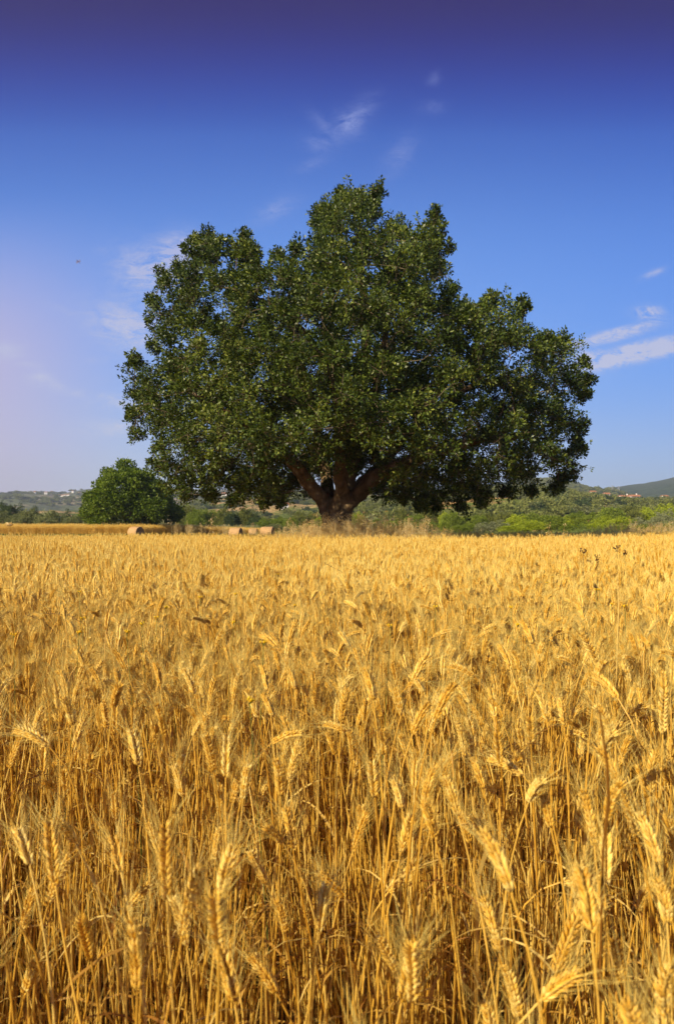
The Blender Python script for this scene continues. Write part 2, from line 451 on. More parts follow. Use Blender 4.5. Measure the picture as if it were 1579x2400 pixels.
for (bp,tp,lab) in HEROES:
    L=.095; lp=math.hypot(bp[0]-tp[0],bp[1]-tp[1])
    Y=L*.97*F/max(lp,1)
    # the ear base must be between 0.6 and 0.93 m above the soil
    k=(bp[1]-HY)/F
    Y=min(max(Y,(CH-.93)/k),(CH-.60)/k)
    L=min(.135,max(.07,lp*Y/F*1.02))
    B=W(bp[0],bp[1],Y); T=W(tp[0],tp[1],Y)
    d=(T-B); d.y+=rngh.uniform(-.25,.1)*d.length; d.normalize()
    gx=B.x-d.x*.10+rngh.uniform(-.03,.03); gy=Y+rngh.uniform(-.02,.06)
    base=Vector((B.x-gx,B.y-gy,B.z))
    S,E,A,Lf=make_stalk(rngh,0,base,d,rngh.uniform(0,.25),L=L,thick=1.05)
    root=empty('wheat_stalk',(gx,gy,0)); tag(root,lab,'wheat stalk',GW)
    new_obj('stem',S.mesh('stem',M_STEM),root)
    e=new_obj('ear',E.mesh('ear',M_EAR),root)
    new_obj('beard',A.mesh('beard',M_AWN),e)
    for q in Lf: new_obj('leaf',q.mesh('leaf',M_BLADE),root)
    hero_xy.append((gx,gy))

# scattered single stalks in the first metres, the nearest as individuals
singles=[]
def hgt(x,y): return .95+.07*noise.noise(Vector((x*.45,y*.45,3)))+.05*noise.noise(Vector((x*2.0,y*2.0,7)))
cells={}
pts=[];rots=[];scls=[];idx=[]
y=-2.5
while y<41:
    x=-30
    hw=.58*max(y,0)+4.2
    xs=np.arange(-hw,hw,TS)
    for x in xs:
        xc=x+TS/2; yc=y+TS/2
        yend=24.5+max(0,(xc/max(yc,1)*F+CX)/1579)*13+1.2*noise.noise(Vector((xc*.3,0,0)))
        if yc>yend: continue
        if yc<3.5 and yc>0 and abs(xc)<.56*yc+.85:
            n=NP.poisson(30 if yc<.5 else 17 if yc<.8 else (34 if yc<1.3 else (58 if yc<2 else 78)))
            for _ in range(30):
                bx_=x+NP.rand()*TS; by_=y+NP.rand()*TS
                if .3<by_<.45: continue
                pts.append((bx_,by_,0)); rots.append((NP.normal(0,.05),NP.normal(0,.05),NP.rand()*6.28)); scls.append((1,1,NP.uniform(.8,1.05))); idx.append(NB0+NP.randint(5))
            for _ in range(n):
                xx=x+NP.rand()*TS; yy=y+NP.rand()*TS
                if .27<yy<.36: continue
                if yy<.27 and NP.rand()<.0: continue
                singles.append((xx,yy))
            continue
        if math.hypot(xc-0.0,yc-25)<1.1: continue
        near=yc<10
        pts.append((xc+NP.uniform(-.06,.06),yc+NP.uniform(-.06,.06),0))
        rots.append((0,0,NP.randint(4)*math.pi/2+NP.uniform(-.12,.12)))
        h=hgt(xc,yc); s=NP.uniform(.96,1.04); scls.append((s,s,h))
        idx.append(NV+NP.randint(NA) if near else NV+NA+NP.randint(NB))
    y+=TS
singles.sort(key=lambda p: 0 if False else math.hypot(p[0],p[1]) if abs(p[0])<.56*p[1]+.05 and p[1]>.34 else 99+p[1])
# root things for each variant
roots=[]
for i,v in enumerate(variants):
    roots.append(dict(S=v['S'].mesh('stem',M_STEM),E=v['E'].mesh('ear',M_EAR),A=v['A'].mesh('beard',M_AWN),L=[q.mesh('leaf',M_BLADE) for q in v['L']]))
protos={}
NIND=300-len(HEROES)
def zone(x,y):
    u=x/y
    return 'far left' if u<-.27 else ('left of middle' if u<0 else ('right of middle' if u<.27 else 'far right'))
def shape_word(v,sc):
    n=v['nod']
    if n>50: w='golden wheat stalk with hanging ear'
    elif n>20: w='golden wheat stalk with slanting ear'
    else: w='golden wheat stalk with upright ear'
    return w
for k,(x,yy) in enumerate(singles):
    vi=NP.randint(NV)
    # sparse patch near the right bottom edge, as in the photo
    rz=NP.rand()*6.283; rx=NP.normal(0,.06); s=hgt(x,yy)*NP.normal(1,.06)
    if k<NIND:
        s=min(s,1.08)
        if vi in protos:
            o=copy_tree(protos[vi])
        else:
            r=roots[vi]; o=empty('wheat_stalk')
            new_obj('stem',r['S'],o); e=new_obj('ear',r['E'],o); new_obj('beard',r['A'],e)
            for q in r['L']: new_obj('leaf',q,o)
            protos[vi]=o
        o.location=(x,yy,0); o.rotation_euler=(rx,NP.normal(0,.05),rz); o.scale=(s,s,s)
        q='short' if variants[vi]['h']*s<.68 else ('tall' if variants[vi]['h']*s>.80 else 'medium')
        row='nearest rows' if yy<.9 else 'slightly farther rows'
        tag(o,'%s %s, %s %s'%(q,shape_word(variants[vi],s),row,zone(x,yy)),'wheat stalk',GW)
    else:
        pts.append((x,yy,0)); rots.append((rx,NP.normal(0,.05),rz)); scls.append((s,s,s)); idx.append(vi)
gn_instances('wheat_field',pts,rots,scls,idx,PROTO,'dense golden ripe wheat filling the whole foreground up to the oak','wheat')

# ---------------------------------------------------------------- wild oats, back crop
def make_oat(rng,h,lod=1,w=1.0,cl=None):
    S=Geo();P=Geo()
    lean=rng.uniform(.02,.16)*h
    pts_=bez(Vector((0,0,0)),Vector((0,0,h*.5)),Vector((lean*.6,0,h*.85)),Vector((lean,0,h)),6)
    tube(S,pts_,[.0022*w*(1-.6*i/6) for i in range(7)],3,rng.random())
    for i in range(rng.randint(12,18)):
        t=rng.uniform(.66,1.0); q=pts_[0]
        k=t*6; a=int(min(5,k)); q=pts_[a].lerp(pts_[a+1],k-a)
        an=rng.uniform(0,6.28); r=rng.uniform(.03,.12)*(1.25-t)*2.2
        e=q+Vector((math.cos(an)*r,math.sin(an)*r,rng.uniform(.0,.05)))
        tube(S,[q,(q+e)/2+Vector((0,0,.015)),e],[.0008*w]*3,3,.5)
        grain(P,e,Vector((math.cos(an)*.5,math.sin(an)*.5,-.8)),Vector((-math.sin(an),math.cos(an),0)),.032*rng.uniform(.8,1.2),.0055*w,.003*w,4,[(0,.4),(.4,1)],rng.random())
    for _ in range(2):
        blade(S,pts_[2],rng.uniform(0,6.28),.25,.004*w,rng.uniform(1,2.5),rng,4,rng.random())
    return S,P
OATC=bpy.data.collections.new('oat_sources')
rngo=random.Random(3)
for i in range(5):
    S=Geo();P=Geo()
    for _ in range(17):
        s_,p_=make_oat(rngo,rngo.uniform(.8,1.65),1,1.9)
        M=Matrix.Translation((rngo.uniform(-.4,.4),rngo.uniform(-.4,.4),0))@Matrix.Rotation(rngo.uniform(0,6.28),4,'Z')
        dr=rngo.uniform(-.3,.3); S.merge(s_,M,dr);P.merge(p_,M,dr)
    proto(OATC,'q%02d'%i,[(S,M_OAT),(P,M_OAT)])
p_=[];r_=[];s_=[];i_=[]
for _ in range(230):
    px=NP.normal(850,125)
    if px<540 or px>1120: continue
    Y=NP.uniform(20.5,24.5)
    fall=1-min(1,abs(px-840)/330)**2
    if px<700 and NP.rand()<.3: continue
    p_.append(((px-CX)/F*Y,Y,0)); r_.append((0,0,NP.rand()*6.28)); sc=(.55+.42*fall)*NP.uniform(.72,1.12)*(1+.25*noise.noise(Vector((px*.03,Y,0)))); s_.append((sc,sc,sc)); i_.append(NP.randint(5))
gn_instances('wild_oats',p_,r_,s_,i_,OATC,'tall pale wild oats growing thickly round the foot of the oak','wild oats')
# standing crop behind the mown strip at the left
p_=[];r_=[];s_=[];i_=[]
Y0=72
for iy in range(18):
    for px in np.arange(-420,640,4.6):
        edge=Y0+max(0,(px-330))*.055
        Y=edge+iy*.55+NP.uniform(-.15,.15)
        if px>560 and NP.rand()<(px-560)/90: continue
        h=1.55 if px<420 else 1.55-.5*(px-420)/200
        h*=1+.05*noise.noise(Vector((px*.02,iy*.3,0)))
        p_.append(((px-CX)/F*Y,Y,0)); r_.append((0,0,NP.rand()*6.28)); s_.append((1.1,1.1,h*NP.uniform(.95,1.05))); i_.append(NV+NA+NP.randint(NB))
gn_instances('standing_crop',p_,r_,s_,i_,PROTO,'uncut golden crop standing in a band behind the mown strip at the left','crop')
p_=[];r_=[];s_=[];i_=[]
for _ in range(60):
    px=NP.uniform(-150,600); Y=NP.uniform(73,78)
    sc=NP.uniform(.95,1.25); p_.append(((px-CX)/F*Y,Y,0)); r_.append((0,0,NP.rand()*6.28)); s_.append((sc,sc,sc)); i_.append(NP.randint(5))
for _ in range(120):
    px=NP.uniform(1060,1700); Y=NP.uniform(36.5,39.5)
    sc=NP.uniform(.55,.85)*(1.25 if px>1380 else .9); p_.append(((px-CX)/F*Y,Y,0)); r_.append((0,0,NP.rand()*6.28)); s_.append((sc,sc,sc)); i_.append(NP.randint(5))
gn_instances('dry_grass',p_,r_,s_,i_,OATC,'thin dry grass heads rising along the far edges of the crops','grass')

# ---------------------------------------------------------------- trees
def leaf_quads(C, D, size, aspect, rs, fold=0.0):
    """C centres (n,3), D directions (n,3), size (n,)"""
    n=len(C); D=D/np.linalg.norm(D,axis=1,keepdims=True)
    rv=rs.normal(size=(n,3)); s=np.cross(D,rv); s/=np.linalg.norm(s,axis=1,keepdims=True)+1e-9
    sz=size[:,None]
    V=np.empty((n,4,3))
    nn=np.cross(D,s)
    V[:,0]=C; V[:,1]=C+D*sz*.55+s*sz*aspect*.5+nn*sz*.08; V[:,2]=C+D*sz; V[:,3]=C+D*sz*.55-s*sz*aspect*.5+nn*sz*.08
    return V.reshape(-1,3)

# --- the oak
DOAK=25.0
LOBES=[(520,650,100),(430,690,80),(590,680,85),(405,770,68),(380,880,82),(480,850,110),(372,990,68),(470,1000,110),(430,1085,72),(560,1085,85),(590,950,120),(640,1110,62),
(825,505,66),(778,515,45),(700,650,85),(800,630,105),(912,565,70),(985,575,68),(960,680,105),(1005,650,50),(700,780,130),(850,800,140),(980,830,125),
(780,980,140),(900,1000,130),(1050,960,130),(1075,765,68),(1160,775,75),(1190,870,105),(1290,840,60),(1330,890,58),(1265,970,105),(1285,1075,72),
(1180,1065,88),(1095,1120,62),(1015,1110,72),(930,1105,62),(720,1070,72),(820,1060,60),(500,1110,50),(650,860,110),
(868,452,24),(1018,492,22),(1272,785,24),(1312,785,22),(1385,885,20),(1352,1042,22),(452,575,26),(318,848,22),(490,565,34),(572,575,36),(1145,688,22),(1216,700,22),(1325,1110,26),(760,490,30),(1025,560,38)]
LOBES=[(a,b+(20 if b<800 else (10-min(10,(b-800)/20.) if b<1000 else 10)),c) for a,b,c in LOBES]+[(455,1140,40),(640,1150,42),(560,1140,45),(990,1150,45),(1075,1160,42),(1240,1120,45),(920,1140,40),(710,1150,32),(870,1140,30)]
_L0=np.array(LOBES,float); _r=np.random.RandomState(77)
for _ in range(2600):
    i=_r.randint(len(_L0)); a=_r.rand()*6.283; c=_L0[i]
    qx=c[0]+(c[2]-9)*math.cos(a); qy=c[1]+(c[2]-9)*math.sin(a)
    sdm=(_L0[:,2]-np.hypot(_L0[:,0]-qx,_L0[:,1]-qy)).max()
    if 4<sdm<16 and min(math.hypot(qx-l[0],qy-l[1]) for l in LOBES[len(_L0):] or [(0,0,0)])>34 and _r.rand()<.8:
        LOBES.append((qx,qy,_r.uniform(15,24)))
LB=np.array(LOBES,float)
rs=np.random.RandomState(4)
zc=W(0,985,DOAK).z
cl=[]
wt=LB[:,2]**1.35; wt/=wt.sum()
tries=0
while tries<90000 and len(cl)<1150:
    tries+=1
    i=rs.choice(len(LB),p=wt); cx,cy,r=LB[i]
    a=rs.rand()*6.283; rr=max(2,(r-(24 if r>40 else 14)))*math.sqrt(rs.rand())
    qx,qy=cx+rr*math.cos(a),cy+rr*math.sin(a)
    small=r<40
    ym=7.6*math.sqrt(max(.12,1-((cx-800)/600)**2))*(1-.35*max(0,(760-cy)/330))
    y=0 if small else rs.uniform(-1,1)*ym
    if small: y=rs.uniform(-.8,.8)
    s=math.sqrt(max(0,1-(y/(ym*1.08))**2)); s=.40+.60*s
    sd=(LB[:,2]-np.hypot(LB[:,0]-qx,LB[:,1]-qy)).max()
    if sd>60 and abs(y)<.55*ym and rs.rand()>.30: continue
    w0=W(qx,qy,DOAK)
    persp=1+min(0,y)/DOAK*.35
    x=.25+(w0.x-.25)*s*persp; z=zc+(w0.z-zc)*s*(persp if w0.z>zc else 1)
    # keep the underside lifted close to the trunk
    z=zc+(w0.z-zc)*(s*(persp) if w0.z>zc else (.86+.14*s)*(1+min(0,y)/DOAK*.9))
    if z<3.0 and math.hypot(x,y)<2.3: continue
    if y<-4.0 and z<3.6: continue
    if abs(x-.1)<1.6 and y<.5 and z<3.35: continue
    yy_=y+DOAK; ppx=CX+x/yy_*F; ppy=HY-(z-CH)/yy_*F
    cr_=(.30 if small else .52)/yy_*F
    if (LB[:,2]-np.hypot(LB[:,0]-ppx,LB[:,1]-ppy)).max()<(0 if small else cr_*.55): continue
    p=np.array((x,y+DOAK,z))
    md=.30 if small else .84
    if cl and np.min(np.linalg.norm(np.array([c[:3] for c in cl])-p,axis=1))<md: continue
    cl.append((x,y+DOAK,z,.30 if small else rs.uniform(.50,.86)))
cl=np.array(cl)
# skeleton: hand-placed trunk and limbs, then space colonisation
nodes=[];par=[];hand=[]
def chain(pts_, parent, r0, r1):
    last=parent
    tot=sum((Vector(pts_[i+1])-Vector(pts_[i])).length for i in range(len(pts_)-1)); acc=0
    out=[]
    for i in range(len(pts_)-1):
        a=Vector(pts_[i]); b=Vector(pts_[i+1]); L=(b-a).length; n=max(1,int(L/.28))
        for k in range(1,n+1):
            p=a.lerp(b,k/n); acc2=acc+L*k/n
            nodes.append(tuple(p+Vector((noise.noise(p*.9),noise.noise(p*.9+Vector((5,0,0))),0))*.10*(1 if parent>=0 else .3))); par.append(last); hand.append(r0+(r1-r0)*(acc2/tot)**.8); last=len(nodes)-1; out.append(last)
        acc+=L
    return out
TX=W(788,0,DOAK).x
nodes.append((TX,DOAK,-.2)); par.append(-1); hand.append(.80)
tr=chain([(TX,DOAK,-.2),(TX,DOAK,.5),(TX+.02,DOAK,1.0),(TX+.05,DOAK,1.95)],0,.70,.54)
def wl(lst):   # px,py,dy -> world at the oak's depth
    return [tuple(W(a,b,DOAK)+Vector((0,c,0))) for a,b,c in lst]
f0=tr[-3]; top=tr[-1]
P0=nodes[f0]; P1=nodes[top]
chain([P0]+wl([(757,1172,-.3),(728,1140,-.7),(695,1098,-1.2),(640,1050,-1.8),(570,1000,-2.4),(500,960,-2.6)]),f0,.36,.12)
chain([P0]+wl([(772,1165,.5),(764,1125,1.0),(752,1075,1.5),(738,1000,1.8),(715,900,2.0),(690,780,1.8)]),f0,.34,.12)
cc=chain([P1]+wl([(806,1160,0),(812,1125,0),(822,1075,-.1),(832,980,-.2),(850,880,-.2),(858,770,0),(848,680,0),(845,590,0)]),top,.44,.09)
chain([P1]+wl([(830,1165,-.5),(862,1135,-1.1),(905,1108,-1.7),(985,1080,-2.2),(1085,1050,-2.6),(1180,1040,-2.2)]),top,.38,.12)
chain([P1]+wl([(825,1165,.5),(855,1125,1.0),(905,1078,1.6),(965,1000,2.2),(1050,930,2.2),(1130,880,1.8)]),top,.33,.11)
chain([P1]+wl([(800,1150,-.9),(795,1100,-2.0),(790,1030,-3.4),(785,960,-4.6)]),top,.34,.10)
chain([P1]+wl([(815,1140,1.2),(840,1080,2.8),(860,1000,4.2)]),top,.34,.10)
chain([nodes[cc[6]]]+wl([(850,1000,-.9),(885,900,-1.8),(900,790,-2.4),(925,700,-2.2)]),cc[6],.26,.08)
chain([nodes[cc[9]]]+wl([(780,900,-.6),(720,800,-1.0),(640,740,-1.2),(560,700,-1.0)]),cc[9],.22,.08)
att=[]
for c in cl:
    for _ in range(7):
        v=rs.normal(size=3); v/=np.linalg.norm(v); att.append(c[:3]+v*c[3]*rs.rand()*.75*np.array((1,1,.8)))
att=np.array(att); alive=np.ones(len(att),bool)
X=np.array(nodes); nd=np.full(len(att),1e9); ni=np.zeros(len(att),int)
def upd(lo,hi):
    for s0 in range(lo,hi,400):
        B=X[s0:min(hi,s0+400)]
        d=np.linalg.norm(att[:,None]-B[None],axis=2); j=d.argmin(1); dm=d[np.arange(len(att)),j]
        m=dm<nd; nd[m]=dm[m]; ni[m]=j[m]+s0
upd(0,len(X))
STEP=.27
for it in range(110):
    alive&=nd>.30
    if not alive.any(): break
    grow={}
    ia=np.nonzero(alive)[0]
    for k in ia:
        n=ni[k]; v=att[k]-X[n]; v/=np.linalg.norm(v)+1e-9
        if n in grow: grow[n]+=v
        else: grow[n]=v.copy()
    newp=[]
    for n,v in grow.items():
        # wavy growth, slight pull outward from the parent's direction
        pv=X[n]-X[par[n]] if par[n]>=0 else np.array((0,0,1.))
        pv=pv/(np.linalg.norm(pv)+1e-9)
        v=v/(np.linalg.norm(v)+1e-9)+pv*.35+rs.normal(size=3)*.22
        v/=np.linalg.norm(v)+1e-9
        newp.append((n,X[n]+v*STEP))
    lo=len(X)
    X=np.vstack([X,np.array([q for _,q in newp])])
    for n,q in newp: par.append(n); hand.append(0)
    upd(lo,len(X))
nN=len(X)
child=[[] for _ in range(nN)]
for i,p in enumerate(par):
    if p>=0: child[p].append(i)
rad=np.zeros(nN); area=np.zeros(nN)
for i in range(nN-1,-1,-1):
    if not child[i]: area[i]=.011**2.15
    else: area[i]=sum(area[c] for c in child[i])
    rad[i]=area[i]**(1/2.15)
rad=rad*.62+.003
rad=np.maximum(np.minimum(rad,.20),np.array(hand))
TH=.10
thick=Geo(); thin=Geo()
def emit(start):
    """walk chains: thickest child continues"""
    stack=[start]
    while stack:
        s=stack.pop(); ch=[s] if par[s]<0 else [par[s],s]
        c=s
        while child[c]:
            b=max(child[c],key=lambda k:rad[k])
            for k in child[c]:
                if k!=b: stack.append(k)
            ch.append(b); c=b
        rr=[float(rad[k]) for k in ch]
        if len(rr)>1: rr[0]=min(rr[0],rr[1]*1.15)
        k=0
        while k<len(ch) and rr[k]>TH: k+=1
        if k>=2: tube(thick,[X[q] for q in ch[:k+1]],rr[:k+1],10,.5,True,.28)
        lo=max(0,k-1)
        if len(ch)-lo>=2:
            rr2=rr[lo:]; rr2[-1]=.004
            tube(thin,[X[q] for q in ch[lo:]],rr2,5 if rr2[0]>.03 else 4,.5)
emit(0)
# root flare
for a in np.arange(0,6.28,.9):
    a+=rs.uniform(-.2,.2)
    tube(thick,[(TX+math.cos(a)*.42,DOAK+math.sin(a)*.42,.85),(TX+math.cos(a)*.62,DOAK+math.sin(a)*.62,.3),(TX+math.cos(a)*1.1,DOAK+math.sin(a)*1.1,-.15)],[.26,.25,.15],8,.5,True)
# burls on the trunk
for (a,z,r_) in ((-1.2,1.75,.20),(-2.0,1.3,.16),(-.5,1.95,.18),(-1.6,2.1,.22)):
    c=Vector((TX+math.cos(a)*.58,DOAK+math.sin(a)*.58,z)); tube(thick,[c-Vector((0,0,r_)),c,c+Vector((0,0,r_))],[r_*.4,r_,r_*.4],8,.5,True)
oak=empty('oak_tree',(0,0,0)); tag(oak,'huge broad-crowned oak with a short thick forked trunk standing alone in the wheat','tree')
tk=new_obj('trunk',thick.mesh('trunk',M_BARK),oak)
rm=tk.modifiers.new('join','REMESH'); rm.mode='VOXEL'; rm.voxel_size=.055; rm.use_smooth_shade=True
tx=bpy.data.textures.new('bark_relief','CLOUDS'); tx.noise_scale=.22; tx.noise_depth=3
dm=tk.modifiers.new('relief','DISPLACE'); dm.texture=tx; dm.strength=.16; dm.mid_level=.5
new_obj('branch',thin.mesh('branch',M_TWIG),oak)
# foliage: tufts on short twigs
from itertools import chain as ich
tips=[];
for c in cl:
    n=24 if c[3]>.36 else 10
    cen=c[:3]; cr_=rs.normal()*.13
    out=cen-np.array((TX,DOAK,zc-1.0)); out/=np.linalg.norm(out)+1e-9
    for k in range(n):
        v=rs.normal(size=3); v/=np.linalg.norm(v); v=v+out*.40+np.array((0,0,.38)); v/=np.linalg.norm(v)
        b=cen+rs.normal(size=3)*c[3]*.18; L=c[3]*rs.uniform(.50,.95)
        tips.append((b,v,L,k,cr_))
LC=[];LD=[];LS=[];LR=[]
twg=Geo()
for (b,v,L,k,cr_) in tips:
    e=b+v*L
    if k%3==0: tube(twg,[b,(b+e)/2+rs.normal(size=3)*.03,e],[.010,.007,.004],3,.5)
    tr_=rs.uniform(-.12,.12)+cr_
    for (pos,m,sp) in ((e,11,1.0),(b+v*L*.72,7,1.3),(b+v*L*.40,6,1.5)):
        dv=rs.normal(size=(m,3)); dv/=np.linalg.norm(dv,axis=1,keepdims=True)
        d=dv*sp+v*.8
        LC.append(np.repeat(pos[None],m,0)+dv*rs.uniform(.01,.09,(m,1))); LD.append(d); LS.append(rs.uniform(.062,.145,m)); LR.append(np.clip(rs.normal(.47+tr_,.24,m),0,1))
LC=np.vstack(LC);LD=np.vstack(LD);LS=np.concatenate(LS);LR=np.concatenate(LR)
print('oak clusters',len(cl),'nodes',nN,'leaves',len(LC))
new_obj('crown',quad_mesh('crown',leaf_quads(LC,LD,LS,.52,rs),LR,M_OAK),oak)
new_obj('branch',twg.mesh('branch',M_TWIG),oak)

# --- generic broadleaf tree / bush
def make_crown(seed, w, h, z0, nclump, per, leaf, mat, shape='round', lumps=.22, aspect=.5, crr=(.09,.17)):
    """leaf crown, ellipsoid with lumpy clumps; w width, z0..h"""
    r=np.random.RandomState(seed)
    C=[];D=[];S=[];Rr=[]
    H=(h-z0); cz=z0+H*.45
    for i in range(nclump):
        v=r.normal(size=3); v[2]=abs(v[2])*1.0-(.55 if shape!='dome' else .1)
        v/=np.linalg.norm(v)
        k=r.uniform(.55,1.0)**.6
        nz=noise.noise(Vector((v[0]*1.6+seed,v[1]*1.6,v[2]*1.6)))
        k*=1+lumps*2*nz
        if shape=='spread': sx=1.0-.35*max(0,v[2])
        else: sx=1
        p=np.array((v[0]*w/2*k*sx,v[1]*w/2*k*sx,cz+v[2]*H*.55*k))
        cr=r.uniform(*crr)*w
        d=r.normal(size=(per,3)); d/=np.linalg.norm(d,axis=1,keepdims=True)
        q=p+d*cr*r.uniform(.3,1,(per,1))**.5*np.array((1,1,.75))
        q[:,2]=np.maximum(q[:,2],.05)
        C.append(q);D.append(d+v*.3+r.normal(size=(per,3))*.6);S.append(leaf*r.uniform(.7,1.3,per));Rr.append(np.clip(r.normal(.5+r.uniform(-.28,.28),.2,per),0,1))
    C=np.vstack(C);D=np.vstack(D);S=np.concatenate(S);Rr=np.concatenate(Rr)
    return quad_mesh('crown',leaf_quads(C,D,S,aspect,r),Rr,mat)
def make_trunk(seed,h,rad_,mat,w,n=5):
    g=Geo(); r=random.Random(seed)
    tube(g,[(0,0,-.1),(r.uniform(-.1,.1),r.uniform(-.1,.1),h*.22),(r.uniform(-.1,.1)*w*.3,r.uniform(-.1,.1)*w*.3,h*.5)],[rad_*1.3,rad_,rad_*.6],7)
    for i in range(n):
        a=6.28*i/n+r.uniform(-.4,.4); z=h*r.uniform(.15,.4)
        e=Vector((math.cos(a)*w*.33,math.sin(a)*w*.33,h*r.uniform(.55,.85)))
        tube(g,[(0,0,z),(e.x*.45,e.y*.45,z+(e.z-z)*.5),e],[rad_*.6,rad_*.35,rad_*.1],5)
    return g.mesh('trunk',mat)

# walnut-like tree at the left
wl_=empty('walnut_tree',W(301,HY,78)*1.0); wl_.location=((305-CX)/F*78,78,0)
tag(wl_,'big round bright green tree standing behind the crop at the left, beside the oak','tree')
new_obj('crown',make_crown(9,10.3,9.4,.3,430,150,.30,M_WALN,'spread',.24,.5,(.045,.10)),wl_)
new_obj('trunk',make_trunk(9,8.0,.35,M_TWIG,11,7),wl_)

# tree line
KIND={'olive':('olive_tree',M_OLIV,'silvery olive-green olive tree'),'dark':('evergreen_tree',M_DARK,'dark green evergreen tree'),
 'green':('leafy_tree',M_GREEN,'mid-green leafy tree'),'lime':('leafy_tree',M_LIME,'bright yellow-green leafy tree'),
 'mid':('leafy_tree',M_MID,'dull olive-brown leafy tree'),'silver':('willow_tree',M_SILV,'pale silver-green tree'),
 'bush':('bush',M_GREEN,'dark green rounded bush'),'shrub':('shrub',M_SILV,'low grey-green shrub'),'limebush':('bush',M_LIME,'bright yellow-green bush')}
MESH={}
def tree_mesh(kind,v):
    key=(kind,v)
    if key not in MESH:
        sd=sum(map(ord,kind))*3+v*17
        _,m,_l=KIND[kind]
        lf={'olive':.26,'dark':.26,'green':.28,'lime':.28,'mid':.28,'silver':.24,'bush':.22,'shrub':.16,'limebush':.24}[kind]
        # unit tree: width 6, height 5
        cr=make_crown(sd,6.0,5.0,(.1 if kind in('bush','shrub','limebush','olive') else .35),230,44,lf*.95,m,'dome' if kind in ('bush','shrub','limebush') else 'round',.30,.55,(.045,.095))
        tk_=make_trunk(sd,4.2,.16,M_PALE if kind=='silver' else M_TWIG,5.5,5)
        MESH[key]=(cr,tk_)
    return MESH[key]
# (px centre, top row, width px, distance, kind)
TL=[(5,1177,34,135,'dark'),(24,1181,32,132,'dark'),(50,1187,28,134,'dark'),(80,1190,22,136,'dark'),(118,1200,20,140,'dark'),(160,1199,30,132,'dark'),(202,1196,44,128,'green'),(235,1200,40,128,'green'),
(14,1198,52,100,'olive'),(42,1204,40,96,'olive'),(75,1194,56,99,'olive'),(123,1197,58,97,'olive'),(173,1208,48,96,'olive'),(224,1208,56,97,'olive'),(-40,1195,60,100,'olive'),(-90,1198,60,102,'olive'),(-70,1180,50,135,'dark'),
(438,1189,48,140,'mid'),(468,1190,46,138,'green'),(500,1193,44,142,'green'),(525,1191,40,136,'mid'),(455,1207,36,112,'bush'),(545,1201,36,132,'dark'),(575,1193,44,134,'mid'),(600,1205,30,128,'dark'),
(365,1217,44,92,'shrub'),(415,1229,60,100,'shrub'),(470,1230,60,104,'shrub'),(530,1230,64,100,'shrub'),(585,1230,60,102,'shrub'),(618,1218,34,122,'bush'),(648,1212,40,128,'green'),(680,1216,40,124,'bush'),(640,1228,50,112,'olive'),
(702,1203,34,140,'mid'),(730,1203,36,142,'mid'),(760,1206,40,118,'lime'),(730,1226,40,104,'bush'),
(838,1202,34,100,'limebush'),(880,1218,44,128,'bush'),(915,1219,44,126,'green'),(945,1195,40,142,'mid'),(972,1205,42,134,'green'),(1003,1196,50,140,'mid'),(1045,1200,34,120,'lime'),(1000,1224,54,108,'bush'),(955,1226,50,108,'bush'),
(1058,1199,42,116,'green'),(1090,1210,40,118,'green'),(1118,1205,40,122,'green'),(1140,1203,38,124,'mid'),(1182,1198,46,132,'mid'),(1152,1222,70,96,'silver'),(1100,1228,50,98,'bush'),
(1212,1210,58,104,'lime'),(1240,1220,60,92,'limebush'),(1262,1203,60,112,'green'),(1296,1206,54,110,'green'),(1205,1230,60,88,'limebush'),(1075,1232,46,90,'bush'),
(1350,1197,42,118,'green'),(1378,1203,44,116,'green'),(1322,1214,44,110,'lime'),(1432,1186,56,150,'green'),(1474,1191,54,152,'mid'),(1518,1188,50,156,'lime'),(1560,1188,56,154,'lime'),
(1415,1212,50,104,'lime'),(1462,1210,58,100,'lime'),(1500,1214,44,98,'silver'),(1556,1198,54,96,'silver'),(1395,1226,56,90,'limebush'),(1450,1230,60,86,'limebush'),(1510,1232,56,84,'bush'),(1575,1230,56,84,'bush'),(1340,1228,56,88,'green'),
(1620,1195,60,110,'green'),(1680,1192,64,120,'lime'),(1650,1222,60,92,'silver'),(1740,1195,70,112,'green'),(1800,1200,70,112,'mid')]
ORD=['first','second','third','fourth','fifth','sixth','seventh','eighth','ninth','tenth','eleventh','twelfth','thirteenth','fourteenth','fifteenth']
def zoneof(px):
    if px<300: return ('left of the round tree','l')
    if px<785: return ('between round tree and oak','m')
    return ('right of the oak','r')
order={}
for t in TL: order.setdefault((KIND[t[4]][2],zoneof(t[0])[1]),[]).append(t[0])
for k in order: order[k].sort()
cnt={}
for (px,top,wp,Y,kind) in TL:
    nm,m,lab=KIND[kind]
    v=cnt.get(kind,0); cnt[kind]=v+1
    cr,tk_=tree_mesh(kind,v%3)
    h=CH+(HY-top)/F*Y; w=wp/F*Y*1.12
    o=empty(nm,((px-CX)/F*Y,Y,0),NP.rand()*6.28); o.scale=(w/6.3,w/6.3,h/5.1)
    lst=order[(lab,zoneof(px)[1])]; n=lst.index(px); N_=len(lst)
    zw=zoneof(px)[0]
    pos=('%s from left of those %s'%(ORD[n],zw)) if N_>1 else zw
    tag(o,'%s, %s'%(lab,pos),'bush' if kind in('bush','limebush') else ('shrub' if kind=='shrub' else 'tree'),'trees and bushes lining the far side of the field')
    new_obj('crown',cr,o); new_obj('trunk',tk_,o)

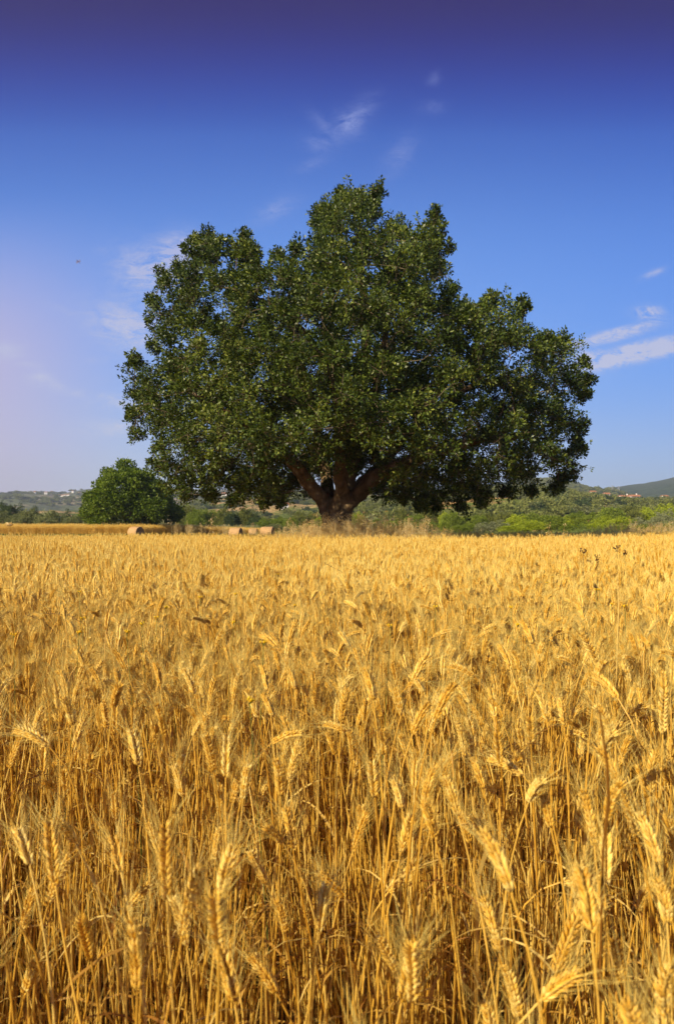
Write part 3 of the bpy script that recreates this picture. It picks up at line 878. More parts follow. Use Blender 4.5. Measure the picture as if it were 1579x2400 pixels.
# reeds at the right
RC=bpy.data.collections.new('reed_sources')
for i in range(3):
    g=Geo(); r_=random.Random(i)
    for _ in range(70):
        blade(g,(r_.uniform(-.5,.5),r_.uniform(-.5,.5),0),r_.uniform(0,6.28),r_.uniform(.8,1.6),.018,r_.uniform(.2,1.5),r_,4,r_.random())
    proto(RC,'r%02d'%i,[(g,M_REED)])
p_=[];r_=[];s_=[];i_=[]
for _ in range(260):
    px=NP.normal(1385,52); Y=NP.uniform(47,53); sc=NP.uniform(.8,1.25)*max(.5,1-abs(px-1380)/200)
    p_.append(((px-CX)/F*Y,Y,0)); r_.append((0,0,NP.rand()*6.28)); s_.append((sc,sc,sc)); i_.append(NP.randint(3))
gn_instances('reed_bed',p_,r_,s_,i_,RC,'low bank of light green reeds at the field edge on the right','reeds')
p_=[];r_=[];s_=[];i_=[]
for _ in range(2200):
    px=NP.uniform(-300,1900); Y=NP.uniform(82,150) if px<600 else NP.uniform(50,140); sc=NP.uniform(.35,.9)
    p_.append(((px-CX)/F*Y,Y,0)); r_.append((0,0,NP.rand()*6.28)); s_.append((sc*1.3,sc*1.3,sc)); i_.append(NP.randint(3))
gn_instances('rough_grass',p_,r_,s_,i_,RC,'rough green grass and weeds under the tree line','grass')

# ---------------------------------------------------------------- hay bales
M_HAY=surf_mat('baled_straw',[(.25,(.36,.19,.075)),(.5,(.60,.37,.17)),(.75,(.74,.50,.26))],9,.95,1.0,40,8,'Object',(1,1,6))
M_HAYE=surf_mat('bale_end',[(.25,(.14,.075,.03)),(.75,(.42,.26,.12))],7,.95,1.0,30,8)
def make_bale(seed):
    r=random.Random(seed); o=empty('hay_bale')
    R_=.75; Wd=.62
    g=Geo(); n=40; vs=[];fs=[]
    prof=[(-Wd,R_*.955),(-Wd*.93,R_*.99),(-Wd*.5,R_*1.0),(0,R_*1.005),(Wd*.5,R_*1.0),(Wd*.93,R_*.99),(Wd,R_*.955)]
    for (x,rr) in prof:
        for k in range(n):
            a=6.2832*k/n; q=rr*(1+.018*r.uniform(-1,1)); z=math.sin(a)*q
            vs.append((x+.01*r.uniform(-1,1),math.cos(a)*q*1.02,max(z,-R_*.93)+R_*.93))
    for i in range(len(prof)-1):
        for k in range(n): a=i*n+k;b=i*n+(k+1)%n; fs.append((a,b,b+n,a+n))
    g.add(vs,fs); new_obj('wrapped_side',g.mesh('wrapped_side',M_HAY),o)
    for s in (-1,1):
        g=Geo(); vs=[];fs=[]
        # spiral of rolled straw, ridged rings
        rings=9
        for j in range(rings):
            rr=R_*.955*(1-j/rings); dx=(.025 if j%2 else -.01)-(.03*j/rings)
            for k in range(n):
                a=6.2832*k/n; q=rr*(1+.02*r.uniform(-1,1)); vs.append((s*(Wd+dx),math.cos(a)*q*1.02,max(math.sin(a)*q,-R_*.93)+R_*.93))
        for j in range(rings-1):
            for k in range(n): a=j*n+k;b=j*n+(k+1)%n; fs.append((a,b,b+n,a+n))
        fs.append(tuple(range((rings-1)*n,rings*n)))
        g.add(vs,fs); new_obj('rolled_end',g.mesh('rolled_end',M_HAYE,False),o)
    g=Geo()
    for x in (-.4,-.2,0,.2,.4):
        pts_=[(x,math.cos(6.2832*k/24)*R_*1.03,max(math.sin(6.2832*k/24)*R_*1.016,-R_*.93)+R_*.935) for k in range(25)]
        tube(g,pts_,[.006]*25,3)
    new_obj('twine',g.mesh('twine',M_OAT),o)
    return o
BALES=[(319,68,-.42,.92,'round straw bale with its dark end showing, in front of the round tree'),
 (553,62,-.20,.84,'round straw bale, leftmost of the three bales near the oak'),
 (594,80,-.15,.78,'smallest farthest round straw bale between two nearer bales'),
 (627,60,-.18,.90,'round straw bale, rightmost of the three and closest to the oak')]
b0=make_bale(1)
for i,(px,Y,a,s,lab) in enumerate(BALES):
    o=b0 if i==0 else copy_tree(b0)
    o.location=((px-CX)/F*Y,Y,.0); o.rotation_euler=(0,0,a); o.scale=(s,s,s)
    tag(o,lab,'hay bale','round straw bales on the mown strip')

# ---------------------------------------------------------------- weeds among the wheat
def umbel(name, loc, h, headr, n, mh, ms, lab, cat, group=None, seed=0, stemr=.0025):
    r=random.Random(seed); o=empty(name,loc)
    g=Geo(); lean=r.uniform(-.06,.06)
    top=Vector((lean,r.uniform(-.03,.03),h)); tube(g,[(0,0,0),(lean*.3,0,h*.5),top],[stemr,stemr*.8,stemr*.6],4)
    hd=Geo()
    for i in range(n):
        a=r.uniform(0,6.28); q=headr*math.sqrt(r.random()); e=top+Vector((math.cos(a)*q,math.sin(a)*q,r.uniform(-.5,.9)*headr*(1.5 if mh==M_WEED else .4)))
        tube(g,[top-Vector((0,0,headr*.6)),e],[stemr*.35]*2,3)
        s=headr*.22*r.uniform(.7,1.3)
        grain(hd,e-Vector((0,0,s)),Vector((0,0,1)),Vector((1,0,0)),s*2.2,s,s,6,[(0,.3),(.35,1),(.8,.8)],r.random())
    new_obj('stem',g.mesh('stem',ms),o); new_obj('flower_head',hd.mesh('flower_head',mh),o)
    tag(o,lab,cat,group); return o
for i,(px,py,Y,hr,lab) in enumerate([(1374,1288,5.6,.026,'dark dried seed head above the wheat, leftmost of the dark weeds at right'),
  (1404,1303,5.0,.023,'dark dried seed head above the wheat, lowest of the dark weeds at right'),
  (1443,1284,6.0,.03,'dark dried seed head, highest and broadest of the dark weeds at right'),
  (1457,1291,5.9,.02,'small dark brown dried seed head beside the broadest one at the right')]):
    p=W(px,py,Y); umbel('dried_weed',(p.x,p.y,0),p.z-.02,hr,16,M_WEED,M_WEED,lab,'weed','dark dried weeds in the wheat',i+3)
umb=W(22,1229,20); umbel('wild_carrot',(umb.x,umb.y,0),umb.z,.12,26,M_OAT,M_OAT,'flat-topped pale umbel on a thin straight stem at the far left edge','weed',None,8,.005)
# single tall oat in front of the tree line
for (px,py,Y,lab,sd) in ((478,1206,9,'single tall oat with drooping pale spikelets, right of the big round tree',5),(1275,1228,14,'pale dry oat with open spikelets against the green bushes at the right',6),(1312,1226,14,'pale dry oat with open spikelets, right-hand one of two at the right',9)):
    p=W(px,py,Y); rr=random.Random(sd); S,P=make_oat(rr,p.z,0,1.2 if Y<12 else 1.8)
    o=empty('wild_oat',(p.x,p.y,0),rr.uniform(-.5,.5)); tag(o,lab,'wild oat')
    new_obj('stem',S.mesh('stem',M_OAT),o); new_obj('spikelet',P.mesh('spikelet',M_OAT),o)
# yellow flowers
YF=[(418,1376),(469,1403),(421,1424),(1275,1335),(1275,1352),(1384,1384),(1420,1384),(1096,1285),(1102,1300),(1120,1298),(1349,1370),(1223,1427),(645,1637),(50,1482),(148,1482),(345,1452),(352,1466),(340,1478),(520,1290),(512,1460),(1470,1425),(1462,1418),(1290,1365),(600,1500),(735,1395),(180,1455),(250,1340),(1530,1320),(1555,1398),(880,1470),(960,1360),(720,1420),(205,1385),(1180,1462),(1000,1425),(560,1395),(90,1345),(655,1345)]
f0_=None
for i,(px,py) in enumerate(YF):
    k=(py-HY)/F; z=.93+.02*(i%3); Y=(CH-z)/k
    if f0_ is None:
        f0_=umbel('yellow_flower',(0,0,0),.9,.011,9,M_YEL,M_GSTEM,'x','flower',None,2,.0014); o=f0_
    else: o=copy_tree(f0_)
    s=z/.9; o.location=((px-CX)/F*Y,Y,0); o.rotation_euler=(0,0,i*1.3); o.scale=(max(.8,.42*Y**.5),)*2+(s,)
    side='left half' if px<790 else 'right half'
    tag(o,'small yellow flower head poking out of the wheat, %s of the field'%side,'flower','yellow flowers scattered in the wheat')
# thin dark arching culms
CU=[([(60,1440),(100,1455),(140,1490)],3.0),([(350,1345),(380,1362),(450,1408)],4.3),([(108,1438),(160,1440),(200,1465)],2.6),([(388,1342),(410,1335),(425,1345)],4.2),([(1445,1355),(1449,1420),(1446,1500)],1.9),([(760,1320),(800,1340),(830,1365)],5)]
for i,(pl,Y) in enumerate(CU):
    g=Geo(); P=[W(a,b,Y) for a,b in pl]; root=Vector((P[-1].x,P[-1].y+.05,0))
    P=[p-root for p in P]+[Vector((0,0,0))]
    tube(g,P,[.0012,.0018,.0022,.003],4,.7)
    for k in range(5):
        q=P[0].lerp(P[1],k/5); grain(g,q,Vector((.3,0,.8)),Vector((0,1,0)),.012,.0025,.002,4,[(0,.4),(.5,1)],.6)
    o=new_obj('grass_culm',g.mesh('grass_culm',M_BLADE if i==4 else M_WEED),None,root)
    tag(o,'thin reddish-brown grass culm arching over the wheat, %s'%['far left','left of centre in the farther rows','left, below the farthest brown culm','left of centre, short hooked one','right side, upright one','near the centre in the farther rows'][i],'grass','dark grass culms over the wheat')
# the one blurred dark stalk in front at the right
g=Geo(); P=[W(1404,1668,.62),W(1422,1790,.64),W(1425,1880,.66),W(1412,1995,.70)]; root=Vector((P[-1].x,P[-1].y+.05,0)); P=[p-root for p in P]+[Vector((0,0,0))]
tube(g,P,[.0009,.0015,.0018,.0014,.0012],6,.6); g.r=[0.0]*len(g.r); o=new_obj('dead_stalk',g.mesh('dead_stalk',M_BLADE),None,root)
tag(o,'dark brown dead stalk close to the viewer, in front of the paired ears','weed')
# broad bent straw blade
def strip(name,pl,Y,w,lab,mat=M_BLADE):
    g=Geo(); P=[W(a,b,Y) for a,b in pl]; root=Vector((P[-1].x,P[-1].y,0)); vs=[];fs=[]
    P=[p-root for p in P]+[Vector((0,.03,0))]
    for i,p in enumerate(P):
        ww=w*(.5 if i==0 else 1) if i<len(P)-1 else w*.4
        vs+=[p-Vector((ww,0,0)),p+Vector((ww,ww*.6,0))]
    for i in range(len(P)-1): fs.append((2*i,2*i+1,2*i+3,2*i+2))
    g.add(vs,fs,.8); o=new_obj(name,g.mesh(name,mat,False),None,root); tag(o,lab,'straw blade')
strip('straw_blade',[(1160,1950),(1138,2000),(1118,2060)],1.1,.0045,'broad pale flat straw blade slanting down below the ears right of centre')

# flying insect in the sky
ins=empty('flying_insect',W(184,613,2.2)); tag(ins,'small dark insect flying alone in the sky left of the oak','insect')
g=Geo(); d=Vector((.7,0,-.72)); pts_=[d*(t-.5)*.020 for t in (0,.2,.4,.6,.8,1)]; tube(g,pts_,[.0006,.0011,.0013,.0010,.0007,.0003],6); new_obj('body',g.mesh('body',M_WEED),ins)
m_wing=plant_mat('insect_wing',[(0,(.35,.33,.45)),(1,(.45,.42,.55))],.6,.3,.5,0,(1,1,1))
for (a,b) in ((.004,.6),(.007,-.1),(-.004,.5),(-.006,-.2)):
    g=Geo(); s=1 if a>0 else -1; o_=Vector((.001,0,.001))*s
    e=Vector((.72,.2,.10))*.011*s if abs(a)>.005 else Vector((.35,.3,.75))*.011*s
    q=e.cross(Vector((0,1,.2))).normalized()*.0018
    g.add([o_,o_+e*.5+q,o_+e,o_+e*.5-q],[(0,1,2,3)]); new_obj('wing',g.mesh('wing',m_wing),ins)

# ---------------------------------------------------------------- ground and hills
def hill_mat(name, greens, soil, fsc, soilt=.52):
    m,nt,N,L=mat_new(name)
    tc=N.new('ShaderNodeTexCoord')
    vo=N.new('ShaderNodeTexVoronoi'); vo.inputs['Scale'].default_value=fsc; vo.inputs['Randomness'].default_value=1
    nz=noise_node(nt,fsc*2,3,.6,tc.outputs['Object'])
    wv=N.new('ShaderNodeVectorMath'); wv.operation='MULTIPLY_ADD'; wv.inputs[1].default_value=(.35/fsc,)*3
    L.new(nz.outputs['Color'],wv.inputs[0]); L.new(tc.outputs['Object'],wv.inputs[2]); L.new(wv.outputs[0],vo.inputs['Vector'])
    g1=ramp(nt,[(0,greens[0]),(.5,greens[1]),(1,greens[2])],math_node(nt,'FRACT',math_node(nt,'MULTIPLY',vo.outputs['Color'],1.0)))
    n2=noise_node(nt,fsc*1.3,6,.68,tc.outputs['Object'])
    sm=ramp(nt,[(soilt,(0,0,0)),(soilt+.07,(1,1,1))],n2.outputs[0])
    sc_=noise_node(nt,fsc*9,4,.7,tc.outputs['Object'])
    sr=ramp(nt,[(.3,soil[0]),(.7,soil[1])],sc_.outputs[0])
    c=mixc(nt,sm.outputs[0],g1.outputs[0],sr.outputs[0])
    n3=noise_node(nt,fsc*26,4,.75,tc.outputs['Object'])
    dk=ramp(nt,[(.42,(.42,.50,.36)),(.56,(1,1,1))],n3.outputs[0])
    c=mixc(nt,1.0,c,dk.outputs[0],'MULTIPLY')
    p=N.new('ShaderNodeBsdfPrincipled'); p.inputs['Roughness'].default_value=1; p.inputs['Specular IOR Level'].default_value=0
    L.new(c,p.inputs['Base Color'])
    b=N.new('ShaderNodeBump'); b.inputs['Strength'].default_value=.8; b.inputs['Distance'].default_value=.4/fsc*.05
    L.new(n3.outputs[0],b.inputs['Height']); L.new(b.outputs[0],p.inputs['Normal'])
    out=N.new('ShaderNodeOutputMaterial'); L.new(p.outputs[0],out.inputs[0]); return m
def interp(tab,x):
    xs=[a for a,_ in tab]; ys=[b for _,b in tab]
    return float(np.interp(x,xs,ys))
class Ridge:
    def __init__(s,tab,base,crest,back,amp,seed,p=.9):
        s.tab=tab;s.base=base;s.crest=crest;s.back=back;s.amp=amp;s.seed=seed;s.p=p;s.low=3 if crest<600 else -2
    def z(s,px,Y):
        x=(px-CX)/F*Y
        cz=CH+(HY-interp(s.tab,px)-s.low)/F*s.crest
        if Y<=s.crest: t=(Y-s.base)/(s.crest-s.base)
        else: t=max(0,1-(Y-s.crest)/(s.back-s.crest))
        t=max(0,min(1,t))
        pr=t**s.p*(1-.0*t) if Y<=s.crest else (t*t*(3-2*t))
        n=noise.fractal(Vector((x/s.amp*.12+s.seed,Y/s.amp*.12,s.seed)),1.0,2.1,5)
        rn=noise.fractal(Vector((px*.018+s.seed,0,s.seed*3)),1.0,2.1,4)*s.crest/F*2.0
        return cz*pr+n*s.amp*min(1,t*3)*(1-.75*t)*1.0-.6+rn*pr
    def build(s,name,mat,px0,px1,nx,ny):
        vs=[];fs=[]
        Ys=list(np.linspace(s.base,s.crest,int(ny*.75)))+list(np.linspace(s.crest,s.back,int(ny*.25)+1))[1:]
        for Y in Ys:
            for i in range(nx+1):
                px=px0+(px1-px0)*i/nx; vs.append(((px-CX)/F*Y,Y,s.z(px,Y)))
        for j in range(len(Ys)-1):
            for i in range(nx): a=j*(nx+1)+i; fs.append((a,a+1,a+nx+2,a+nx+1))
        me=bpy.data.meshes.new(name); me.from_pydata(vs,[],fs); me.polygons.foreach_set('use_smooth',[True]*len(fs)); me.materials.append(mat)
        o=new_obj(name,me); o['kind']='structure'; return o
RA=Ridge([(500,1236),(620,1222),(760,1200),(850,1178),(920,1168),(1000,1160),(1080,1152),(1140,1144),(1190,1141),(1240,1143),(1290,1147),(1350,1155),(1410,1166),(1460,1172),(1520,1174),(1600,1173),(1900,1168),(2300,1175)],175,520,760,4,1.3,.85)
RB=Ridge([(-700,1200),(200,1200),(330,1196),(420,1188),(520,1176),(600,1164),(680,1158),(760,1160),(850,1166),(950,1172),(1100,1180),(1300,1200)],300,950,1250,14,4.1,.8)
RCc=Ridge([(-900,1165),(-300,1168),(0,1160),(40,1154),(100,1154),(140,1157),(190,1151),(260,1148),(330,1146),(420,1148),(500,1152),(600,1150),(750,1148),(950,1160),(1200,1190)],900,2100,2700,30,7.7,.75)
RD=Ridge([(850,1200),(1000,1165),(1100,1140),(1200,1132),(1290,1131),(1350,1140),(1400,1149),(1440,1157),(1480,1168),(1560,1190),(1700,1230)],700,1200,1500,14,9.2,.9)
RE=Ridge([(1200,1175),(1330,1160),(1400,1150),(1440,1143),(1480,1137),(1520,1131),(1550,1125),(1579,1118),(1640,1112),(1720,1108),(1900,1104),(2300,1120)],1100,2300,2900,30,12.4,.8)
MH_A=hill_mat('near_hill',((.10,.14,.03),(.19,.22,.05),(.30,.28,.08)),((.46,.26,.09),(.70,.44,.18)),.03,.45)
MH_B=hill_mat('mid_hill',((.11,.15,.04),(.20,.24,.06),(.30,.30,.10)),((.44,.28,.13),(.66,.46,.22)),.016,.47)
MH_C=hill_mat('far_mountain',((.10,.12,.07),(.15,.17,.09),(.24,.23,.14)),((.34,.26,.17),(.50,.40,.27)),.0035,.53)
MH_D=hill_mat('wooded_ridge',((.035,.055,.03),(.05,.07,.035),(.08,.09,.05)),((.16,.14,.10),(.22,.19,.12)),.006,.68)
MH_E=hill_mat('far_mountain_right',((.05,.085,.045),(.075,.11,.055),(.10,.13,.07)),((.22,.20,.13),(.32,.28,.18)),.0035,.62)
RA.build('hill',MH_A,430,2300,300,90); RB.build('hill',MH_B,-700,1300,300,90)
RCc.build('mountain',MH_C,-900,1200,300,80); RD.build('hill',MH_D,850,1700,160,50); RE.build('mountain',MH_E,1200,2300,160,60)

m,nt,N,L=mat_new('field_soil')
tc=N.new('ShaderNodeTexCoord')
n1=noise_node(nt,.6,6,.7,tc.outputs['Object']); n2=noise_node(nt,14,6,.75,tc.outputs['Object'])
soil=ramp(nt,[(.3,(.045,.026,.012)),(.6,(.13,.08,.035)),(.8,(.30,.19,.08))],n2.outputs[0])
grs=ramp(nt,[(.3,(.10,.13,.03)),(.5,(.26,.22,.08)),(.7,(.42,.31,.13))],n1.outputs[0])
ln=N.new('ShaderNodeVectorMath'); ln.operation='LENGTH'; L.new(tc.outputs['Object'],ln.inputs[0])
fa=N.new('ShaderNodeMapRange'); fa.inputs[1].default_value=34; fa.inputs[2].default_value=42; L.new(ln.outputs['Value'],fa.inputs[0])
c=mixc(nt,fa.outputs[0],soil.outputs[0],grs.outputs[0])
p=N.new('ShaderNodeBsdfPrincipled'); p.inputs['Roughness'].default_value=1; p.inputs['Specular IOR Level'].default_value=.1
L.new(c,p.inputs['Base Color']); b=N.new('ShaderNodeBump'); b.inputs['Strength'].default_value=.7; b.inputs['Distance'].default_value=.05; L.new(n2.outputs[0],b.inputs['Height']); L.new(b.outputs[0],p.inputs['Normal'])
out=N.new('ShaderNodeOutputMaterial'); L.new(p.outputs[0],out.inputs[0])
g=Geo(); g.add([(-2900,-40,0),(2900,-40,0),(2900,3000,0),(-2900,3000,0)],[(0,1,2,3)])
gr=new_obj('ground',g.mesh('ground',m)); gr['kind']='structure'

# scrub on the hills
SC=bpy.data.collections.new('scrub_sources')
for i,mt in enumerate((M_SCRUB,M_SCRUB,M_DARK,M_OLIV)):
    o=bpy.data.objects.new('s%02d'%i,make_crown(40+i,5,3.4,.0,60,16,.62,mt,'dome',.35,.6,(.06,.12))); SC.objects.link(o)
p_=[];r_=[];s_=[];i_=[]
def scat(Rg,n,px0,px1,y0,y1,smin,smax,thr,fs):
    for _ in range(n):
        px=NP.uniform(px0,px1); Y=y0+(y1-y0)*NP.rand()**.8
        x=(px-CX)/F*Y
        if noise.fractal(Vector((x*fs,Y*fs,2.2)),1,2,3)<thr: continue
        sc=NP.uniform(smin,smax); p_.append((x,Y,Rg.z(px,Y)-.3)); r_.append((0,0,NP.rand()*6.28)); s_.append((sc,sc,sc*NP.uniform(.7,1.1))); i_.append(NP.choice([0,0,1,1,2,3]))
scat(RA,8500,640,2000,185,522,.3,1.5,.16,.022)
scat(RB,5500,200,1250,330,950,.5,1.6,.12,.012)
scat(RD,2500,1000,1600,850,1200,1.5,2.8,-.3,.005)
scat(RCc,3000,-300,900,1200,2000,1.4,2.8,.10,.004)
# olive rows (regular planting) on the near hill
for (ax,bx,yy0,yy1,cols,rows) in ((1185,1235,330,375,9,9),(985,1085,380,470,16,9),(1330,1390,440,500,10,6)):
    for i in range(cols):
        for j in range(rows):
            Y=yy0+(yy1-yy0)*j/rows; px=ax+(bx-ax)*i/cols
            p_.append(((px-CX)/F*Y,Y,RA.z(px,Y)-.2)); r_.append((0,0,NP.rand()*6.28)); s_.append((.5,.5,.5)); i_.append(3)
gn_instances('hill_scrub',p_,r_,s_,i_,SC,'dense green scrub and small trees covering the hillsides behind the field','scrub')

# ---------------------------------------------------------------- buildings and pylons
def make_house(loc, w, d, h, rz, nwin, lab, cat='house', roofh=.17, wall=M_WALL):
    o=empty('house',(loc[0],loc[1],loc[2]+(1.8 if nwin>0 else 3.0)),rz); tag(o,lab,cat,'small houses on the hills' if nwin<6 else None)
    g=Geo(); box(g,-w/2,w/2,-d/2,d/2,-1.5,h)
    g.add([(-w/2,-d/2,h),(-w/2,d/2,h),(-w/2,0,h+d*roofh)],[(0,2,1)]); g.add([(w/2,-d/2,h),(w/2,d/2,h),(w/2,0,h+d*roofh)],[(0,1,2)])
    new_obj('wall',g.mesh('wall',wall,False),o)
    g=Geo(); e=.5; zr=h+d*roofh
    g.add([(-w/2-e,-d/2-e,h-.15),(w/2+e,-d/2-e,h-.15),(w/2+e,0,zr+.12),(-w/2-e,0,zr+.12),(-w/2-e,d/2+e,h-.15),(w/2+e,d/2+e,h-.15),
           (-w/2-e,-d/2-e,h+.15),(w/2+e,-d/2-e,h+.15),(w/2+e,0,zr+.42),(-w/2-e,0,zr+.42),(-w/2-e,d/2+e,h+.15),(w/2+e,d/2+e,h+.15)],
          [(0,3,2,1),(3,4,5,2),(6,7,8,9),(9,8,11,10),(0,1,7,6),(4,10,11,5),(0,6,9,3),(3,9,10,4),(1,2,8,7),(2,5,11,8)])
    rf=new_obj('roof',g.mesh('roof',M_ROOF,False),o)
    if nwin>3:
        g=Geo(); box(g,w*.2,w*.2+.8,-.4,.4,zr-.4,zr+1.4); new_obj('chimney',g.mesh('chimney',wall,False),rf)
    for i in range(nwin):
        x=-w/2+w*(i+.5)/nwin
        g=Geo(); box(g,x-.5,x+.5,-d/2-.05,-d/2+.05,h*.35,h*.75); new_obj('window',g.mesh('window',M_GLASS,False),o)
    return o
def on(R_,px,Y): return ((px-CX)/F*Y,Y,R_.z(px,Y))
def house_at(R_,px,Y,w,d,h,rz,n,lab,lift=0): 
    x,y_,z=on(R_,px,Y); make_house((x,y_,z+lift),w,d,h,rz,n,lab)
house_at(RA,1463,508,8,6,2.8,.10,6,'white farmhouse wing with orange tiled roof, left of its taller wing',.3)
house_at(RA,1485,506,7.5,6,3.6,.05,7,'taller white farmhouse wing with an orange tiled roof on the crest at the right',.3)
house_at(RA,1446,512,3.5,4,2.0,.1,1,'small white outbuilding at the left end of the orange-roofed farmhouse',.2)
house_at(RA,1420,515,4,4,2.2,.0,2,'low white flat-looking house on the crest left of the farmhouse',1)
house_at(RA,1556,510,4,4,2.2,.2,2,'small white house on the crest right of the farmhouse',1)
house_at(RA,1388,500,3.5,3,2,.1,2,'tiny white cottage on the hill crest under the wooded ridge',1)
house_at(RB,667,420,4.6,4,2.0,.3,2,'white cottage with a red roof just left of the oak trunk',1)
house_at(RB,526,900,9,7,5,.2,1,'lone white house on the slope between the round tree and the oak',2)
far=[(78,1750,14),(82,1980,10),(90,1980,12),(122,1950,12),(137,1800,12),(146,1800,14),(153,1800,12),(161,1800,12),(172,1900,10),(82,1700,9),(440,1800,12),(460,1650,12),(108,1600,12),(35,1900,12),(187,1800,11)]
fo=sorted(far)
for (px,Y,w) in far:
    n=fo.index((px,Y,w))
    side='%s from left of those left of round tree'%ORD[n] if px<300 else ('left one of two right of round tree' if px==440 else 'right one of two right of round tree')
    x,y_,z=on(RCc,px,Y); make_house((x,y_,z+.5),w*.62,6,4.6,NP.uniform(-.3,.3),0,'tiny white house on far slope, %s'%side)
for (px,Y,lab) in ((1434,1150,'lattice power pylon on the dark ridge at the right, taller one'),(1449,1180,'lattice power pylon on the dark ridge at the right, farther one')):
    x,y_,z=on(RD,px,Y); o=empty('power_pylon',(x,y_,z)); tag(o,lab,'pylon','power pylons on the ridge')
    g=Geo(); H=17
    for sx in (-1,1):
        for sy in (-1,1): tube(g,[(sx*2,sy*2,-1),(sx*.4,sy*.4,H)],[.22,.15],4)
    for k in range(6):
        z0=H*k/6; a=2-1.6*k/6; b_=2-1.6*(k+1)/6
        tube(g,[(-a,-a,z0),(b_,-b_,z0+H/6)],[.12,.12],3); tube(g,[(a,-a,z0),(-b_,-b_,z0+H/6)],[.12,.12],3)
    new_obj('tower',g.mesh('tower',M_STEEL,False),o)
    for zz in (H*.75,H*.95):
        g=Geo(); tube(g,[(-3.5,0,zz),(3.5,0,zz)],[.16,.16],4); new_obj('cross_arm',g.mesh('cross_arm',M_STEEL,False),o)

# ---------------------------------------------------------------- haze
g=Geo(); box(g,-3000,3000,-60,3100,-1.6,225)
mh,nt,N,L=mat_new('air'); pv=N.new('ShaderNodeVolumePrincipled'); pv.inputs['Color'].default_value=(.76,.87,1.0,1); pv.inputs['Density'].default_value=.00024
pv.inputs['Anisotropy'].default_value=.2
out=N.new('ShaderNodeOutputMaterial'); L.new(pv.outputs[0],out.inputs['Volume'])
hz=new_obj('haze',g.mesh('haze',mh,False)); hz['kind']='stuff'; hz['label']='thin pale summer haze over the valley'; hz['category']='haze'

# ---------------------------------------------------------------- sky
SUN_EL=R(30); SUN_AZ=R(180+44)      # measured clockwise from +Y: behind the camera to the left
sd=Vector((math.sin(SUN_AZ)*math.cos(SUN_EL),math.cos(SUN_AZ)*math.cos(SUN_EL),math.sin(SUN_EL)))
world=bpy.data.worlds.new('World'); scene.world=world; world.use_nodes=True
nt=world.node_tree; N=nt.nodes; L=nt.links; N.clear()
sky=N.new('ShaderNodeTexSky'); sky.sky_type='NISHITA'; sky.sun_disc=False; sky.sun_elevation=SUN_EL; sky.sun_rotation=SUN_AZ
sky.air_density=1.0; sky.dust_density=.6; sky.ozone_density=2.5
tc=N.new('ShaderNodeTexCoord'); sp=N.new('ShaderNodeSeparateXYZ'); L.new(tc.outputs['Generated'],sp.inputs[0])
ysafe=math_node(nt,'MAXIMUM',math_node(nt,'ABSOLUTE',sp.outputs[1]),.05)
U=math_node(nt,'DIVIDE',sp.outputs[0],ysafe); V=math_node(nt,'DIVIDE',sp.outputs[2],ysafe)
def lin(c): return tuple((x/255/12.92) if x/255<=.04045 else ((x/255+.055)/1.055)**2.4 for x in c)
hd_=math_node(nt,'SQRT',math_node(nt,'ADD',math_node(nt,'MULTIPLY',sp.outputs[1],sp.outputs[1]),math_node(nt,'MULTIPLY',math_node(nt,'MULTIPLY',sp.outputs[0],sp.outputs[0]),.03)))
el=math_node(nt,'ARCTAN2',sp.outputs[2],hd_)
eln=math_node(nt,'DIVIDE',el,R(90))
# elevation ramp; the lens vignette's dark top and corners are painted into the sky
rp=ramp(nt,[(0,lin((240,244,248))),(.04,lin((206,222,244))),(.12,lin((136,184,254))),(.20,lin((114,166,248))),(.28,lin((94,146,232))),(.355,lin((52,98,194))),(.395,lin((36,56,160))),(.432,lin((37,20,110))),(.47,lin((40,8,84))),(.6,lin((48,50,120))),(1,lin((60,80,160)))],eln,'B_SPLINE')
tint=N.new('ShaderNodeMix'); tint.data_type='RGBA'; tint.inputs[0].default_value=.05
# warm/pale glow toward the left (sun side), deeper blue to the right
lf=N.new('ShaderNodeMapRange'); lf.inputs[1].default_value=-.22; lf.inputs[2].default_value=-.62; L.new(U,lf.inputs[0]); lf.interpolation_type='SMOOTHSTEP'
vm=N.new('ShaderNodeMapRange'); vm.inputs[1].default_value=.55; vm.inputs[2].default_value=.25; L.new(V,vm.inputs[0]); vm.interpolation_type='SMOOTHSTEP'
glow=math_node(nt,'MULTIPLY',math_node(nt,'MULTIPLY',lf.outputs[0],vm.outputs[0]),.72)
base=mixc(nt,glow,rp.outputs[0],lin((212,190,216)))
rt=N.new('ShaderNodeMapRange'); rt.inputs[1].default_value=.1; rt.inputs[2].default_value=.6; L.new(U,rt.inputs[0]); rt.interpolation_type='SMOOTHSTEP'
base=mixc(nt,math_node(nt,'MULTIPLY',rt.outputs[0],.8),base,mixc(nt,1.0,base,(.76,.88,1.0),'MULTIPLY'))
# clouds: noise inside soft patches
cmb=N.new('ShaderNodeCombineXYZ'); L.new(U,cmb.inputs[0]); L.new(V,cmb.inputs[1])
def patch(px,py,rx,ry,ang,amp):
    u0=(px-CX)/F; v0=(HY-py)/F; ca=math.cos(R(ang)); sa=math.sin(R(ang))
    du=math_node(nt,'SUBTRACT',U,u0); dv=math_node(nt,'SUBTRACT',V,v0)
    a=math_node(nt,'DIVIDE',math_node(nt,'ADD',math_node(nt,'MULTIPLY',du,ca),math_node(nt,'MULTIPLY',dv,sa)),rx/F)
    b=math_node(nt,'DIVIDE',math_node(nt,'SUBTRACT',math_node(nt,'MULTIPLY',dv,ca),math_node(nt,'MULTIPLY',du,sa)),ry/F)
    q=math_node(nt,'ADD',math_node(nt,'MULTIPLY',a,a),math_node(nt,'MULTIPLY',b,b))
    return math_node(nt,'MULTIPLY',math_node(nt,'EXPONENT',math_node(nt,'MULTIPLY',q,-1.0)),amp)
